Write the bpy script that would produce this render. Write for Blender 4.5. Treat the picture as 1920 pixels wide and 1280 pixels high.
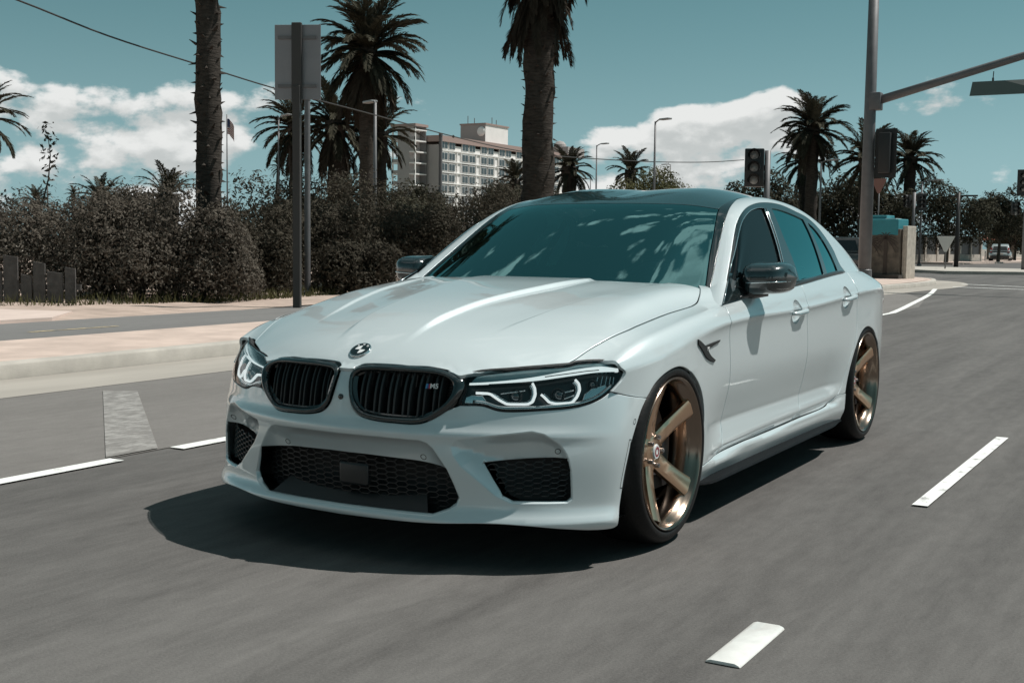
import bpy, bmesh, math, random
import numpy as np
from mathutils import Vector, Matrix
from mathutils.geometry import delaunay_2d_cdt

for o in list(bpy.data.objects): bpy.data.objects.remove(o, do_unlink=True)
SC = bpy.context.scene
COL = SC.collection
# ---------------------------------------------------------------- camera
CAM_POS = (2.699, -4.331, 1.1386); CAM_YAW, CAM_PITCH, CAM_ROLL, CAM_MM = math.radians(-29.676), math.radians(-4.576), math.radians(.708), 43.325
def make_camera():
    fw = Vector((math.sin(CAM_YAW)*math.cos(CAM_PITCH), math.cos(CAM_YAW)*math.cos(CAM_PITCH), math.sin(CAM_PITCH)))
    r0 = Vector((math.cos(CAM_YAW), -math.sin(CAM_YAW), 0)); u0 = r0.cross(fw)
    r = r0*math.cos(CAM_ROLL)+u0*math.sin(CAM_ROLL); u = u0*math.cos(CAM_ROLL)-r0*math.sin(CAM_ROLL)
    cd = bpy.data.cameras.new('camera'); cd.lens = CAM_MM; cd.sensor_width = 36; cd.sensor_fit = 'HORIZONTAL'; cd.clip_start = .05; cd.clip_end = 6000
    co = bpy.data.objects.new('camera', cd); COL.objects.link(co)
    m = Matrix((r, u, -fw)).transposed().to_4x4(); m.translation = CAM_POS; co.matrix_world = m
    SC.camera = co
make_camera()
# ---------------------------------------------------------------- sky, sun, exposure
SUN_TO = Vector((.43, .36, 1.0)).normalized()
SUN_EL = math.asin(SUN_TO.z); SUN_AZ = math.atan2(SUN_TO.x, SUN_TO.y)      # azimuth from +Y towards +X
def make_world():
    w = bpy.data.worlds.new('World'); SC.world = w; w.use_nodes = True
    w.cycles.sampling_method = 'MANUAL'; w.cycles.sample_map_resolution = 512
    nt = w.node_tree; nt.nodes.clear(); N = nt.nodes.new; L = nt.links.new
    def math_(op, a, b=None, c=None, clamp=False):
        n = N('ShaderNodeMath'); n.operation = op; n.use_clamp = clamp
        for i, v in enumerate((a, b, c)):
            if v is None: continue
            if isinstance(v, (int, float)): n.inputs[i].default_value = v
            else: L(v, n.inputs[i])
        return n.outputs[0]
    def sstep(lo, hi, v):
        n = N('ShaderNodeMapRange'); n.interpolation_type = 'SMOOTHSTEP'
        n.inputs[1].default_value = lo; n.inputs[2].default_value = hi; n.inputs[3].default_value = 0; n.inputs[4].default_value = 1
        L(v, n.inputs[0]); return n.outputs[0]
    sky = N('ShaderNodeTexSky'); sky.sky_type = 'NISHITA'; sky.sun_disc = False
    sky.sun_elevation = SUN_EL; sky.sun_rotation = SUN_AZ; sky.air_density = 1.0; sky.dust_density = .6; sky.ozone_density = 1.0
    bw = N('ShaderNodeRGBToBW'); L(sky.outputs[0], bw.inputs[0])
    # the photograph's sky is teal: keep the sky's own brightness, turn its hue
    tint = N('ShaderNodeMix'); tint.data_type = 'RGBA'; tint.blend_type = 'MULTIPLY'; tint.inputs[0].default_value = 1
    L(bw.outputs[0], tint.inputs[6]); tint.inputs[7].default_value = (.48, 1.07, 1.22, 1)
    tc = N('ShaderNodeTexCoord'); sep = N('ShaderNodeSeparateXYZ'); L(tc.outputs['Generated'], sep.inputs[0])
    x, y, z = sep.outputs
    az = math_('ARCTAN2', x, y); el = math_('ARCSINE', z, clamp=False)
    hz = N('ShaderNodeMix'); hz.data_type = 'RGBA'; hz.blend_type = 'MULTIPLY'; hz.inputs[0].default_value = 1; L(bw.outputs[0], hz.inputs[6]); hz.inputs[7].default_value = (.80, 1.24, 1.30, 1)
    hm = N('ShaderNodeMix'); hm.data_type = 'RGBA'; L(math_('SUBTRACT', 1.0, sstep(-.02, .26, el)), hm.inputs[0]); L(tint.outputs[2], hm.inputs[6]); L(hz.outputs[2], hm.inputs[7])   # paler towards the horizon
    # noise space: direction, flattened vertically so that cumulus reads wider than tall
    def cloud_noise(dz):
        zz = math_('MULTIPLY', math_('ADD', z, dz), 2.0)
        cb = N('ShaderNodeCombineXYZ'); L(x, cb.inputs[0]); L(y, cb.inputs[1]); L(zz, cb.inputs[2])
        n = N('ShaderNodeTexNoise'); n.noise_dimensions = '4D'; n.inputs['Scale'].default_value = 3.6; n.inputs['Detail'].default_value = 9
        n.inputs['Roughness'].default_value = .60; n.inputs['W'].default_value = CLOUD_SEED; n.inputs['Distortion'].default_value = .1; L(cb.outputs[0], n.inputs['Vector'])
        v = N('ShaderNodeTexVoronoi'); v.feature = 'F1'; v.inputs['Scale'].default_value = 13; v.inputs['Detail'].default_value = 2; v.inputs['Roughness'].default_value = .5; v.normalize = True; L(cb.outputs[0], v.inputs['Vector'])
        return math_('ADD', n.outputs['Fac'], math_('MULTIPLY', math_('SUBTRACT', .42, v.outputs['Distance']), .42))
    n1 = cloud_noise(0); n2 = cloud_noise(.014)
    cr = N('ShaderNodeValToRGB'); L(math_('MULTIPLY', el, 1/1.5708), cr.inputs[0])
    e = cr.color_ramp.elements; e[0].position = 0.0; e[0].color = (.50,)*3+(1,); e[1].position = .022; e[1].color = (.545,)*3+(1,)
    for p, v in ((.038, .50), (.058, .475), (.074, .42), (.092, .30), (.14, .20), (.30, .26), (.50, .42), (.70, .47), (1.0, .46)):
        q = e.new(p); q.color = (v, v, v, 1)
    cov = cr.outputs[0]
    dens = math_('ADD', n1, math_('SUBTRACT', cov, .5)); dens2 = math_('ADD', n2, math_('SUBTRACT', cov, .5))
    mask = math_('MULTIPLY', sstep(.515, .565, dens), math_('SUBTRACT', 1.0, math_('MULTIPLY', sstep(.25, .6, el), .3)))
    lit = math_('MULTIPLY', sstep(-.05, .06, math_('SUBTRACT', dens, dens2)), 1.0)
    core = sstep(.50, .72, dens)
    shade = math_('SUBTRACT', math_('ADD', math_('MULTIPLY', lit, .75), .42), math_('MULTIPLY', core, .28))
    ccol = N('ShaderNodeMix'); ccol.data_type = 'RGBA'; ccol.clamp_factor = True; L(shade, ccol.inputs[0])
    ccol.inputs[6].default_value = (6.4, 7.0, 7.0, 1); ccol.inputs[7].default_value = (12.6, 12.8, 12.6, 1)
    mix = N('ShaderNodeMix'); mix.data_type = 'RGBA'; L(mask, mix.inputs[0]); L(hm.outputs[2], mix.inputs[6]); L(ccol.outputs[2], mix.inputs[7])
    bg = N('ShaderNodeBackground'); bg.inputs[1].default_value = SKY_STRENGTH; L(mix.outputs[2], bg.inputs[0])
    out = N('ShaderNodeOutputWorld'); L(bg.outputs[0], out.inputs[0])
CLOUD_SEED = 6.6; SKY_STRENGTH = .064
make_world()
def make_sun():
    sd = bpy.data.lights.new('sun', 'SUN'); sd.energy = 4.9; sd.angle = math.radians(.53); sd.color = (1, .955, .90)
    so = bpy.data.objects.new('sun', sd); COL.objects.link(so); so.location = (10, 8, 30)
    so.rotation_euler = SUN_TO.to_track_quat('Z', 'Y').to_euler()
make_sun()
SC.view_settings.view_transform = 'Standard'; SC.view_settings.look = 'None'; SC.view_settings.exposure = 0; SC.view_settings.gamma = 1
SC.view_settings.use_curve_mapping = False
SC.render.film_transparent = False
SC.cycles.max_bounces = 6; SC.cycles.transparent_max_bounces = 10; SC.cycles.use_denoising = True
SC.cycles.caustics_reflective = False; SC.cycles.caustics_refractive = False
# ---------------------------------------------------------------- helpers
rnd = random.Random(7)
def tag(o, label=None, cat=None, group=None, kind=None):
    if label: o['label'] = label
    if cat: o['category'] = cat
    if group: o['group'] = group
    if kind: o['kind'] = kind
    return o
def empty(name, loc=(0, 0, 0), rz=0, parent=None):
    o = bpy.data.objects.new(name, None); COL.objects.link(o); o.location = loc; o.rotation_euler = (0, 0, rz); o.empty_display_size = .2
    if parent: o.parent = parent
    return o
def link(name, me, parent=None, mat=None):
    o = bpy.data.objects.new(name, me); COL.objects.link(o)
    if mat is not None and not me.materials: me.materials.append(mat)
    if parent: o.parent = parent
    return o
def mesh(name, V, F, mat=None, parent=None, smooth=False, sharp=None):
    me = bpy.data.meshes.new(name); me.from_pydata([tuple(map(float, v)) for v in V], [], [tuple(map(int, f)) for f in F])
    if smooth: me.polygons.foreach_set('use_smooth', [True]*len(me.polygons))
    if sharp is not None:
        me.polygons.foreach_set('use_smooth', [True]*len(me.polygons)); me.set_sharp_from_angle(angle=math.radians(sharp))
    me.update()
    return link(name, me, parent, mat)
def copy_tree(o, parent=None):
    c = o.copy(); COL.objects.link(c); c.parent = parent
    for ch in o.children: copy_tree(ch, c)
    return c
class MB:
    """collects shapes into ONE mesh"""
    def __init__(s): s.V = []; s.F = []
    def add(s, V, F):
        b = len(s.V); s.V += [tuple(map(float, v)) for v in V]; s.F += [tuple(int(i)+b for i in f) for f in F]; return s
    def box(s, c, d, rz=0, bev=0):
        cx, cy, cz = c; x, y, z = d[0]/2, d[1]/2, d[2]/2; ca, sa = math.cos(rz), math.sin(rz)
        P = [(a*x, b*y, e*z) for e in (-1, 1) for a, b in ((-1, -1), (1, -1), (1, 1), (-1, 1))]
        P = [(cx+p[0]*ca-p[1]*sa, cy+p[0]*sa+p[1]*ca, cz+p[2]) for p in P]
        return s.add(P, [(0, 3, 2, 1), (4, 5, 6, 7), (0, 1, 5, 4), (1, 2, 6, 5), (2, 3, 7, 6), (3, 0, 4, 7)])
    def tube(s, pts, r, n=8, cap=True):
        pts = [Vector(p) for p in pts]; R = r if hasattr(r, '__len__') else [r]*len(pts)
        V = []; up = Vector((0, 0, 1)); prev = None
        for i, p in enumerate(pts):
            t = (pts[min(i+1, len(pts)-1)]-pts[max(i-1, 0)]).normalized()
            if prev is None: a = t.orthogonal().normalized()
            else: a = (prev-t*prev.dot(t)); a = a.normalized() if a.length > 1e-6 else t.orthogonal().normalized()
            prev = a; b = t.cross(a)
            for k in range(n):
                w = 2*math.pi*k/n; V.append(p+(a*math.cos(w)+b*math.sin(w))*R[i])
        F = [(i*n+k, i*n+(k+1) % n, (i+1)*n+(k+1) % n, (i+1)*n+k) for i in range(len(pts)-1) for k in range(n)]
        if cap: F += [tuple(range(n))[::-1], tuple((len(pts)-1)*n+k for k in range(n))]
        return s.add(V, F)
    def lathe(s, prof, n=48, axis='z', o=(0, 0, 0), closed=False):
        """prof: (radius, height)"""
        V = []
        for r, h in prof:
            for k in range(n):
                w = 2*math.pi*k/n; c, d = r*math.cos(w), r*math.sin(w)
                V.append({'z': (c, d, h), 'x': (h, c, d), 'y': (d, h, c)}[axis])
        m = len(prof); F = [(i*n+k, i*n+(k+1) % n, ((i+1) % m)*n+(k+1) % n, ((i+1) % m)*n+k) for i in range(m if closed else m-1) for k in range(n)]
        return s.add([(v[0]+o[0], v[1]+o[1], v[2]+o[2]) for v in V], F)
    def prism(s, poly, a, b, plane='xz'):
        """extrude a 2D polygon between a and b along the missing axis"""
        n = len(poly)
        def P(p, h): return {'xz': (p[0], h, p[1]), 'xy': (p[0], p[1], h), 'yz': (h, p[0], p[1])}[plane]
        V = [P(p, a) for p in poly]+[P(p, b) for p in poly]
        return s.add(V, [tuple(range(n))[::-1], tuple(range(n, 2*n))]+[(i, (i+1) % n, n+(i+1) % n, n+i) for i in range(n)])
    def build(s, name, mat=None, parent=None, sharp=None, smooth=False, fix=True):
        o = mesh(name, s.V, s.F, mat, parent)
        if fix:
            bm = bmesh.new(); bm.from_mesh(o.data); bmesh.ops.recalc_face_normals(bm, faces=bm.faces); bm.to_mesh(o.data); bm.free()
        if smooth: o.data.polygons.foreach_set('use_smooth', [True]*len(o.data.polygons))
        if sharp is not None:
            o.data.polygons.foreach_set('use_smooth', [True]*len(o.data.polygons)); o.data.set_sharp_from_angle(angle=math.radians(sharp))
        o.data.update(); return o
def bevel(o, w, seg=2, ang=40):
    bm = bmesh.new(); bm.from_mesh(o.data); bmesh.ops.remove_doubles(bm, verts=bm.verts, dist=1e-5)
    es = [e for e in bm.edges if len(e.link_faces) == 2 and e.calc_face_angle(0) > math.radians(ang)]
    bmesh.ops.bevel(bm, geom=es, offset=w, segments=seg, profile=.5, affect='EDGES', clamp_overlap=True)
    bm.to_mesh(o.data); bm.free()
    o.data.polygons.foreach_set('use_smooth', [True]*len(o.data.polygons)); o.data.set_sharp_from_angle(angle=math.radians(35)); o.data.update(); return o

# ---- materials
MATS = {}
def mat(name, col, rough=.5, metal=0., coat=0., coatr=.03, spec=.5, var=0., vscale=8., bump=0., bscale=60., emit=None, es=0., detail=6., stretch=None, col2=None, aniso=0):
    if name in MATS: return MATS[name]
    m = bpy.data.materials.new(name); m.use_nodes = True; nt = m.node_tree; b = nt.nodes['Principled BSDF']; MATS[name] = m
    b.inputs['Base Color'].default_value = (*col, 1); b.inputs['Roughness'].default_value = rough; b.inputs['Metallic'].default_value = metal
    b.inputs['Coat Weight'].default_value = coat; b.inputs['Coat Roughness'].default_value = coatr; b.inputs['Specular IOR Level'].default_value = spec
    if emit: b.inputs['Emission Color'].default_value = (*emit, 1); b.inputs['Emission Strength'].default_value = es
    if var or bump or col2:
        tc = nt.nodes.new('ShaderNodeTexCoord'); vec = tc.outputs['Object']
        if stretch:
            mp = nt.nodes.new('ShaderNodeMapping'); mp.inputs['Scale'].default_value = stretch; nt.links.new(vec, mp.inputs[0]); vec = mp.outputs[0]
        if var or col2:
            n = nt.nodes.new('ShaderNodeTexNoise'); n.inputs['Scale'].default_value = vscale; n.inputs['Detail'].default_value = detail; n.inputs['Roughness'].default_value = .6
            nt.links.new(vec, n.inputs['Vector'])
            r = nt.nodes.new('ShaderNodeMapRange'); r.inputs[1].default_value = .3; r.inputs[2].default_value = .7; nt.links.new(n.outputs[0], r.inputs[0])
            mx = nt.nodes.new('ShaderNodeMix'); mx.data_type = 'RGBA'; nt.links.new(r.outputs[0], mx.inputs[0])
            c2 = col2 if col2 else tuple(min(1, c*(1+var)) for c in col); c1 = col if col2 else tuple(c*(1-var) for c in col)
            mx.inputs[6].default_value = (*c1, 1); mx.inputs[7].default_value = (*c2, 1); nt.links.new(mx.outputs[2], b.inputs['Base Color'])
        if bump:
            n2 = nt.nodes.new('ShaderNodeTexNoise'); n2.inputs['Scale'].default_value = bscale; n2.inputs['Detail'].default_value = 5; nt.links.new(vec, n2.inputs['Vector'])
            bp = nt.nodes.new('ShaderNodeBump'); bp.inputs['Strength'].default_value = bump; bp.inputs['Distance'].default_value = .02; nt.links.new(n2.outputs[0], bp.inputs['Height']); nt.links.new(bp.outputs[0], b.inputs['Normal'])
    return m
def glass_mat(name, tint=(.2, .25, .25), ior=1.5, rough=0., boost=0., rc=(1, 1, 1)):
    """thin tinted pane: fresnel reflection over tinted see-through"""
    m = bpy.data.materials.new(name); m.use_nodes = True; nt = m.node_tree; nt.nodes.clear(); N = nt.nodes.new; L = nt.links.new
    fr = N('ShaderNodeFresnel'); fr.inputs[0].default_value = ior
    ad = N('ShaderNodeMath'); ad.operation = 'ADD'; ad.use_clamp = True; L(fr.outputs[0], ad.inputs[0]); ad.inputs[1].default_value = boost
    tr = N('ShaderNodeBsdfTransparent'); tr.inputs[0].default_value = (*tint, 1)
    gl = N('ShaderNodeBsdfGlossy'); gl.inputs['Roughness'].default_value = rough; gl.inputs[0].default_value = (*rc, 1)
    mx = N('ShaderNodeMixShader'); L(ad.outputs[0], mx.inputs[0]); L(tr.outputs[0], mx.inputs[1]); L(gl.outputs[0], mx.inputs[2])
    o = N('ShaderNodeOutputMaterial'); L(mx.outputs[0], o.inputs[0]); MATS[name] = m
    return m
# ---- panels: arbitrary outlines cut out of a smooth parametric surface
def cr(pts, n=6, closed=False):
    p = np.asarray(pts, float)
    if closed: q = np.vstack([p[-1], p, p[0], p[1]])
    else: q = np.vstack([2*p[0]-p[1], p, 2*p[-1]-p[-2]])
    out = []
    for i in range(1, len(q)-2):
        a, b, c, d = q[i-1], q[i], q[i+1], q[i+2]
        d0 = max(np.linalg.norm(b-a), 1e-6)**.5; d1 = max(np.linalg.norm(c-b), 1e-6)**.5; d2 = max(np.linalg.norm(d-c), 1e-6)**.5
        m1 = (b-a)/d0-(c-a)/(d0+d1)+(c-b)/d1; m2 = (c-b)/d1-(d-b)/(d1+d2)+(d-c)/d2
        m1 = m1*d1; m2 = m2*d1
        for t in np.arange(n)/n:
            out.append((2*t**3-3*t*t+1)*b+(t**3-2*t*t+t)*m1+(-2*t**3+3*t*t)*c+(t**3-t*t)*m2)
    if not closed: out.append(p[-1])
    return np.array(out)
def resample(q, h):
    out = []
    for i in range(len(q)):
        a, b = q[i], q[(i+1) % len(q)]; l = np.linalg.norm(b-a)
        if l < 1e-7: continue
        k = max(1, int(math.ceil(l/h)))
        for j in range(k): out.append(a+(b-a)*j/k)
    return np.array(out)
def ccw(q):
    x, y = q[:, 0], q[:, 1]
    return q if np.sum(x*np.roll(y, -1)-np.roll(x, -1)*y) > 0 else q[::-1].copy()
def vnorm(q):
    """outward 2D normals of a CCW polygon"""
    e = np.roll(q, -1, 0)-q; e /= np.maximum(np.linalg.norm(e, axis=1, keepdims=True), 1e-9)
    n = np.stack([e[:, 1], -e[:, 0]], -1); m = n+np.roll(n, 1, 0); l = np.maximum(np.linalg.norm(m, axis=1, keepdims=True), .5)
    return m/l, n
def offset(q, d):
    m, n = vnorm(q); c = np.maximum((m*n).sum(1, keepdims=True), .45); return q+m/c*d
def inside(P, q):
    x, y = P[:, 0][:, None], P[:, 1][:, None]; a = q; b = np.roll(q, -1, 0)
    c = ((a[:, 1] > y) != (b[:, 1] > y)) & (x < (b[:, 0]-a[:, 0])*(y-a[:, 1])/np.where(b[:, 1] == a[:, 1], 1e-12, b[:, 1]-a[:, 1])+a[:, 0])
    return (c.sum(1) % 2).astype(bool)
def pdist(P, q, closed=True):
    a = q; b = np.roll(q, -1, 0)
    if not closed: a, b = q[:-1], q[1:]
    out = np.empty(len(P))
    for s in range(0, len(P), 4000):
        p = P[s:s+4000, None, :]; ab = b-a; t = np.clip(((p-a)*ab).sum(-1)/np.maximum((ab*ab).sum(-1), 1e-12), 0, 1)
        out[s:s+4000] = np.sqrt((((a+t[..., None]*ab)-p)**2).sum(-1)).min(1)
    return out
def norm3(v): return v/np.maximum(np.linalg.norm(v, axis=-1, keepdims=True), 1e-12)
def panel(name, material, parent, surf, poly, holes=(), sc=(1., 1.), step=.03, gap=.002, off=0., flange=.012, flip=False, edge=.0025, both=False, up=0., bstep=None, mirror=False, feats=()):
    """cut `poly` (surface parameters) out of surf(u,v): rounded edges, returned flange, exact surface normals.  both: also the mirrored twin"""
    S = np.array(sc); bstep = bstep or max(step*.5, .006)
    rings = []; outer = ccw(np.asarray(poly, float)*S); rings.append(outer)
    for h in holes: rings.append(ccw(np.asarray(h, float)*S))
    P2 = []; E = []; bnd = {}; polys = []
    for k, q in enumerate(rings):
        sg = 1 if k == 0 else -1
        q = resample(q, bstep); q = offset(q, -gap*sg); q2 = offset(q, -edge*sg) if edge else None
        m, _ = vnorm(q); polys.append(q)
        b0 = len(P2)
        for i in range(len(q)): P2.append(q[i]); bnd[b0+i] = (k, i, m[i]*sg); E.append((b0+i, b0+(i+1) % len(q)))
        if edge:
            b1 = len(P2)
            for i in range(len(q2)): P2.append(q2[i])
    fpts = []
    for f in feats:
        q = resample(np.asarray(f, float)*S, bstep*.8); b0 = len(P2)
        for i in range(len(q)): P2.append(q[i]); E.append((b0+i, b0+(i+1) % len(q)))
        for d in (-.004, .004, -.010):
            for p in offset(ccw(q), d): P2.append(p)
        fpts.append(q)
    lo, hi = polys[0].min(0), polys[0].max(0)
    gx, gy = np.arange(lo[0], hi[0], step), np.arange(lo[1], hi[1], step)
    GX, GY = np.meshgrid(gx, gy, indexing='ij'); GX = GX+np.where(np.arange(len(gy)) % 2, step*.5, 0)[None, :]
    Gp = np.stack([GX.ravel(), GY.ravel()], -1)
    ok = inside(Gp, polys[0])
    for q in polys[1:]: ok &= ~inside(Gp, q)
    Gp = Gp[ok]
    if len(Gp):
        d = np.min([pdist(Gp, q) for q in polys], axis=0); Gp = Gp[d > edge+min(.55*step, .9*bstep)]
        for q in fpts: Gp = Gp[pdist(Gp, q) > .007]
    allp = list(P2)+list(Gp)
    vc, ed, fc, ov, oe, of = delaunay_2d_cdt([Vector((float(p[0]), float(p[1]))) for p in allp], E, [], 0, 1e-7)
    Q = np.array([(v.x, v.y) for v in vc]); T = np.array([tuple(f) for f in fc if len(f) == 3])
    cen = Q[T].mean(1); ok = inside(cen, polys[0])
    for q in polys[1:]: ok &= ~inside(cen, q)
    T = T[ok]
    uv = Q/S; e = 1.5e-3
    def ev(u): return surf(u[:, 0], u[:, 1])
    def frame(u):
        pu = (ev(u+np.array([e/S[0], 0]))-ev(u-np.array([e/S[0], 0])))/(2*e); pv = (ev(u+np.array([0, e/S[1]]))-ev(u-np.array([0, e/S[1]])))/(2*e)
        n = norm3(np.cross(pu, pv)); return pu, pv, (-n if flip else n)
    X = ev(uv); pu, pv, nn = frame(uv); X = X+nn*off
    NN = nn.copy(); ring_ids = {}
    for i, o in enumerate(ov):
        for j in o:
            if j in bnd:
                k, r, m = bnd[j]; ring_ids.setdefault(k, {})[r] = i
                out = norm3(pu[i]*m[0]+pv[i]*m[1]); 
                if edge: X[i] = X[i]-nn[i]*edge*.5; NN[i] = norm3(nn[i]*.55+out*.83)
                break
    V = [X]; NRM = [NN]; F = [tuple(t) for t in T]; nv = len(X)
    if flip: F = [f[::-1] for f in F]
    if flange:
        for k, ids in ring_ids.items():
            ks = sorted(ids); idx = np.array([ids[r] for r in ks]); n = len(idx)
            mm = np.array([bnd_m for bnd_m in [bnd[[j for j in ov[i] if j in bnd][0]][2] for i in idx]])
            out = norm3(pu[idx]*mm[:, :1]+pv[idx]*mm[:, 1:]); a = X[idx]+nn[idx]*up; b = X[idx]-nn[idx]*flange
            V += [a, b]; NRM += [out, out]
            for i in range(n):
                j = (i+1) % n; f = (nv+i, nv+n+i, nv+n+j, nv+j)
                if k > 0: f = f[::-1]
                F.append(f[::-1] if flip else f)
            nv += 2*n
    V = np.concatenate(V); NRM = np.concatenate(NRM); objs = []
    for s in ((1, -1) if both else ((-1,) if mirror else (1,))):
        me = bpy.data.meshes.new(name); VV = V*np.array([s, 1, 1]); N2 = NRM*np.array([s, 1, 1])
        me.from_pydata(VV.tolist(), [], F if s > 0 else [f[::-1] for f in F])
        me.polygons.foreach_set('use_smooth', [True]*len(me.polygons)); me.update()
        me.normals_split_custom_set_from_vertices(N2.tolist()); objs.append(link(name, me, parent, material))
    return objs if both else objs[0]
# ---------------------------------------------------------------- car master surfaces (metres; x = car's left, y = rearwards, z = up)
def nspline(xk, yk):
    """natural cubic spline; yk may be (n,) or (n,m); returns vectorised evaluator (linear extrapolation)"""
    xk = np.asarray(xk, float); yk = np.asarray(yk, float); one = yk.ndim == 1
    Y = yk[:, None] if one else yk
    n = len(xk); h = np.diff(xk)
    A = np.zeros((n, n)); B = np.zeros((n, Y.shape[1])); A[0, 0] = A[-1, -1] = 1
    for i in range(1, n-1):
        A[i, i-1] = h[i-1]; A[i, i] = 2*(h[i-1]+h[i]); A[i, i+1] = h[i]
        B[i] = 6*((Y[i+1]-Y[i])/h[i]-(Y[i]-Y[i-1])/h[i-1])
    M = np.linalg.solve(A, B)
    def f(x):
        x = np.asarray(x, float); sh = x.shape; x = x.ravel()
        xc = np.clip(x, xk[0], xk[-1])
        i = np.clip(np.searchsorted(xk, xc, side='right')-1, 0, n-2)
        hh = h[i][:, None]; a = (xk[i+1]-xc)[:, None]; b = (xc-xk[i])[:, None]
        v = M[i]*a**3/(6*hh)+M[i+1]*b**3/(6*hh)+(Y[i]/hh-M[i]*hh/6)*a+(Y[i+1]/hh-M[i+1]*hh/6)*b
        s0 = (Y[1]-Y[0])/h[0]-M[0]*h[0]/3-M[1]*h[0]/6
        s1 = (Y[-1]-Y[-2])/h[-1]+M[-2]*h[-1]/6+M[-1]*h[-1]/3
        d = (x-xc)[:, None]
        v = v+np.where(d < 0, d*s0, d*s1)
        return v.reshape(sh) if one else v.reshape(sh+(Y.shape[1],))
    return f
def sst(a, b, x):
    t = np.clip((x-a)/(b-a), 0, 1); return t*t*(3-2*t)
def gs(x, c, w): return np.exp(-((x-c)/w)**2)

P_w = nspline([-.7, -.45, -.34, -.22, 0, .3, .65, 1.2, 1.75, 2.4, 2.98, 3.2, 3.49, 3.71, 3.93, 4.05], [.74, .866, .905, .929, .942, .939, .932, .930, .932, .938, .948, .942, .905, .858, .800, .755])
Z_cr = nspline([-.6, -.2, .26, .6, 1.43, 2.45, 3.14, 3.4, 3.7, 4.0], [.66, .715, .780, .812, .828, .863, .888, .880, .842, .77])
def side_x(y, z):
    """half width of the body side"""
    zc = Z_cr(y); w = z-zc
    up = np.where(w > 0, -.38*w-.9*w*w, 0)
    k = sst(.15, .6, y)*(1-.45*sst(3.0, 3.9, y))
    under = np.where(w < 0, -.013*(1-np.exp(w/.028))*np.exp(w/.16)*k-.003*k*(1-np.exp(w/.03)), 0)
    d = sst(.35, .7, y)*(1-sst(2.2, 2.6, y))
    q = np.where(z > .385, np.clip((.62-z)/.235, 0, 1)**1.3, 1-np.clip((.385-z)/.10, 0, 1))
    zs = np.interp(y, [.36, .578, 1.09, 1.67, 2.21, 2.6], [.246, .258, .268, .274, .281, .300])
    low = -.030*q*d-.012*sst(.60, .36, z)-.03*sst(.24, .14, z)-.022*d*sst(zs+.040, zs+.006, z)*(1-sst(zs-.001, zs-.012, z))
    fl = 0
    for yc in (.02, 2.96):
        r = np.sqrt((y-yc)**2+(z-.345)**2)
        fl = fl+.007*gs(r, .325, .075)*sst(.15, .4, z)
    return P_w(y)+up+under+low+fl

H_c = nspline([-.82, -.75, -.707, -.6, -.4, -.2, .28, .55, 1.1], [.650, .712, .742, .794, .850, .888, .945, .970, .980])
H_e = nspline([-.80, -.582, -.334, -.034, .261, .519, .75, 1.2, 1.8, 2.68, 3.3, 4.0], [.672, .739, .790, .831, .864, .888, .906, .930, .958, 1.0, .985, .84])
X_e = nspline([-.7, -.4, 0, .4, .6, .8, 1.0, 1.5, 2.2, 2.8, 3.2, 3.6, 3.9], [.770, .800, .812, .810, .822, .850, .868, .876, .872, .854, .831, .786, .736])
H_xc = nspline([-.75, -.6, -.2, .28, .7], [.125, .140, .170, .235, .28])
H_xo = nspline([-.75, -.5, -.2, .28, .7], [.40, .42, .47, .56, .62])
def hood_z(x, y):
    y = y-.25*sst(-.08, -.55, y)*(np.abs(x)/.75)**2
    ze = H_e(y); zc = np.maximum(H_c(y), ze+.012+.04*sst(3.0, 3.4, y)); q = np.abs(x)/X_e(y)
    b = sst(-.35, .25, y)
    z = zc-(zc-ze)*((.62-.60*b)*q**2+(.38*(1-b))*q**4+.98*b*q**9)
    return z
def hood_detail(x, y):
    """raised middle of the bonnet with its creased flanks"""
    a = np.abs(x); f = sst(-.68, -.40, y)*(1-.5*sst(.3, .7, y)); xc = H_xc(y); xo = H_xo(y)
    t = np.clip((a-xc)/.030, 0, 1); z = .020*f*(1-t*t*(3-2*t)*.85-.15*np.clip((a-xc)/.14, 0, 1))
    g = sst(-.50, -.15, y)*(1-.4*sst(.3, .7, y)); u = np.clip((xo-a)/.022, 0, 1)
    return z-.008*g*u*u*(3-2*u)*(1-sst(xo-.07, xo-.26, a))
A_DZ = (.010, .002, -.006, -.018, -.036, -.062, -.10); A_Z = np.array([.655, .57, .49, .43, .402, .389, .381, .368, .340, .315, .298, .285, .274, .262, .254, .235, .20, .15]); A_Q = (.725-A_Z)/.575
def sect(y):
    """half section control points of the body at station(s) y, centre line -> sill"""
    xe = X_e(y); pts = []
    for q in (0, .125, .25, .375, .5, .625, .75, .87, 1.0):
        x = xe*q; pts.append((x, hood_z(x, y)))
    zc = Z_cr(y); ze = pts[-1][1]; ztop = zc+.030; xt = side_x(y, ztop); m = sst(.45, 1.0, y)
    pts.append((xe+.50*(xt-xe), ze-(.19+.21*m)*(ze-ztop)-.004*(1-m)))
    pts.append((xe+.83*(xt-xe), ze-(.50+.24*m)*(ze-ztop)))
    pts.append((xt, ztop))
    for dz in A_DZ: pts.append((side_x(y, zc+dz), zc+dz))
    zb = zc+A_DZ[-1]
    bl = sst(-.15, .30, y)
    for q, zn in zip(A_Q, A_Z):
        z = (1-bl)*(zb+(.15-zb)*q)+bl*zn; pts.append((side_x(y, z), z))
    return pts
_n = np.array([[float(p[0]), float(p[1])] for p in sect(np.array(1.0))]); _l = np.concatenate([[0], np.cumsum(np.linalg.norm(np.diff(_n, axis=0), axis=1))]); A_LEN = _l[-1]; A_S = _l/A_LEN
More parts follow.
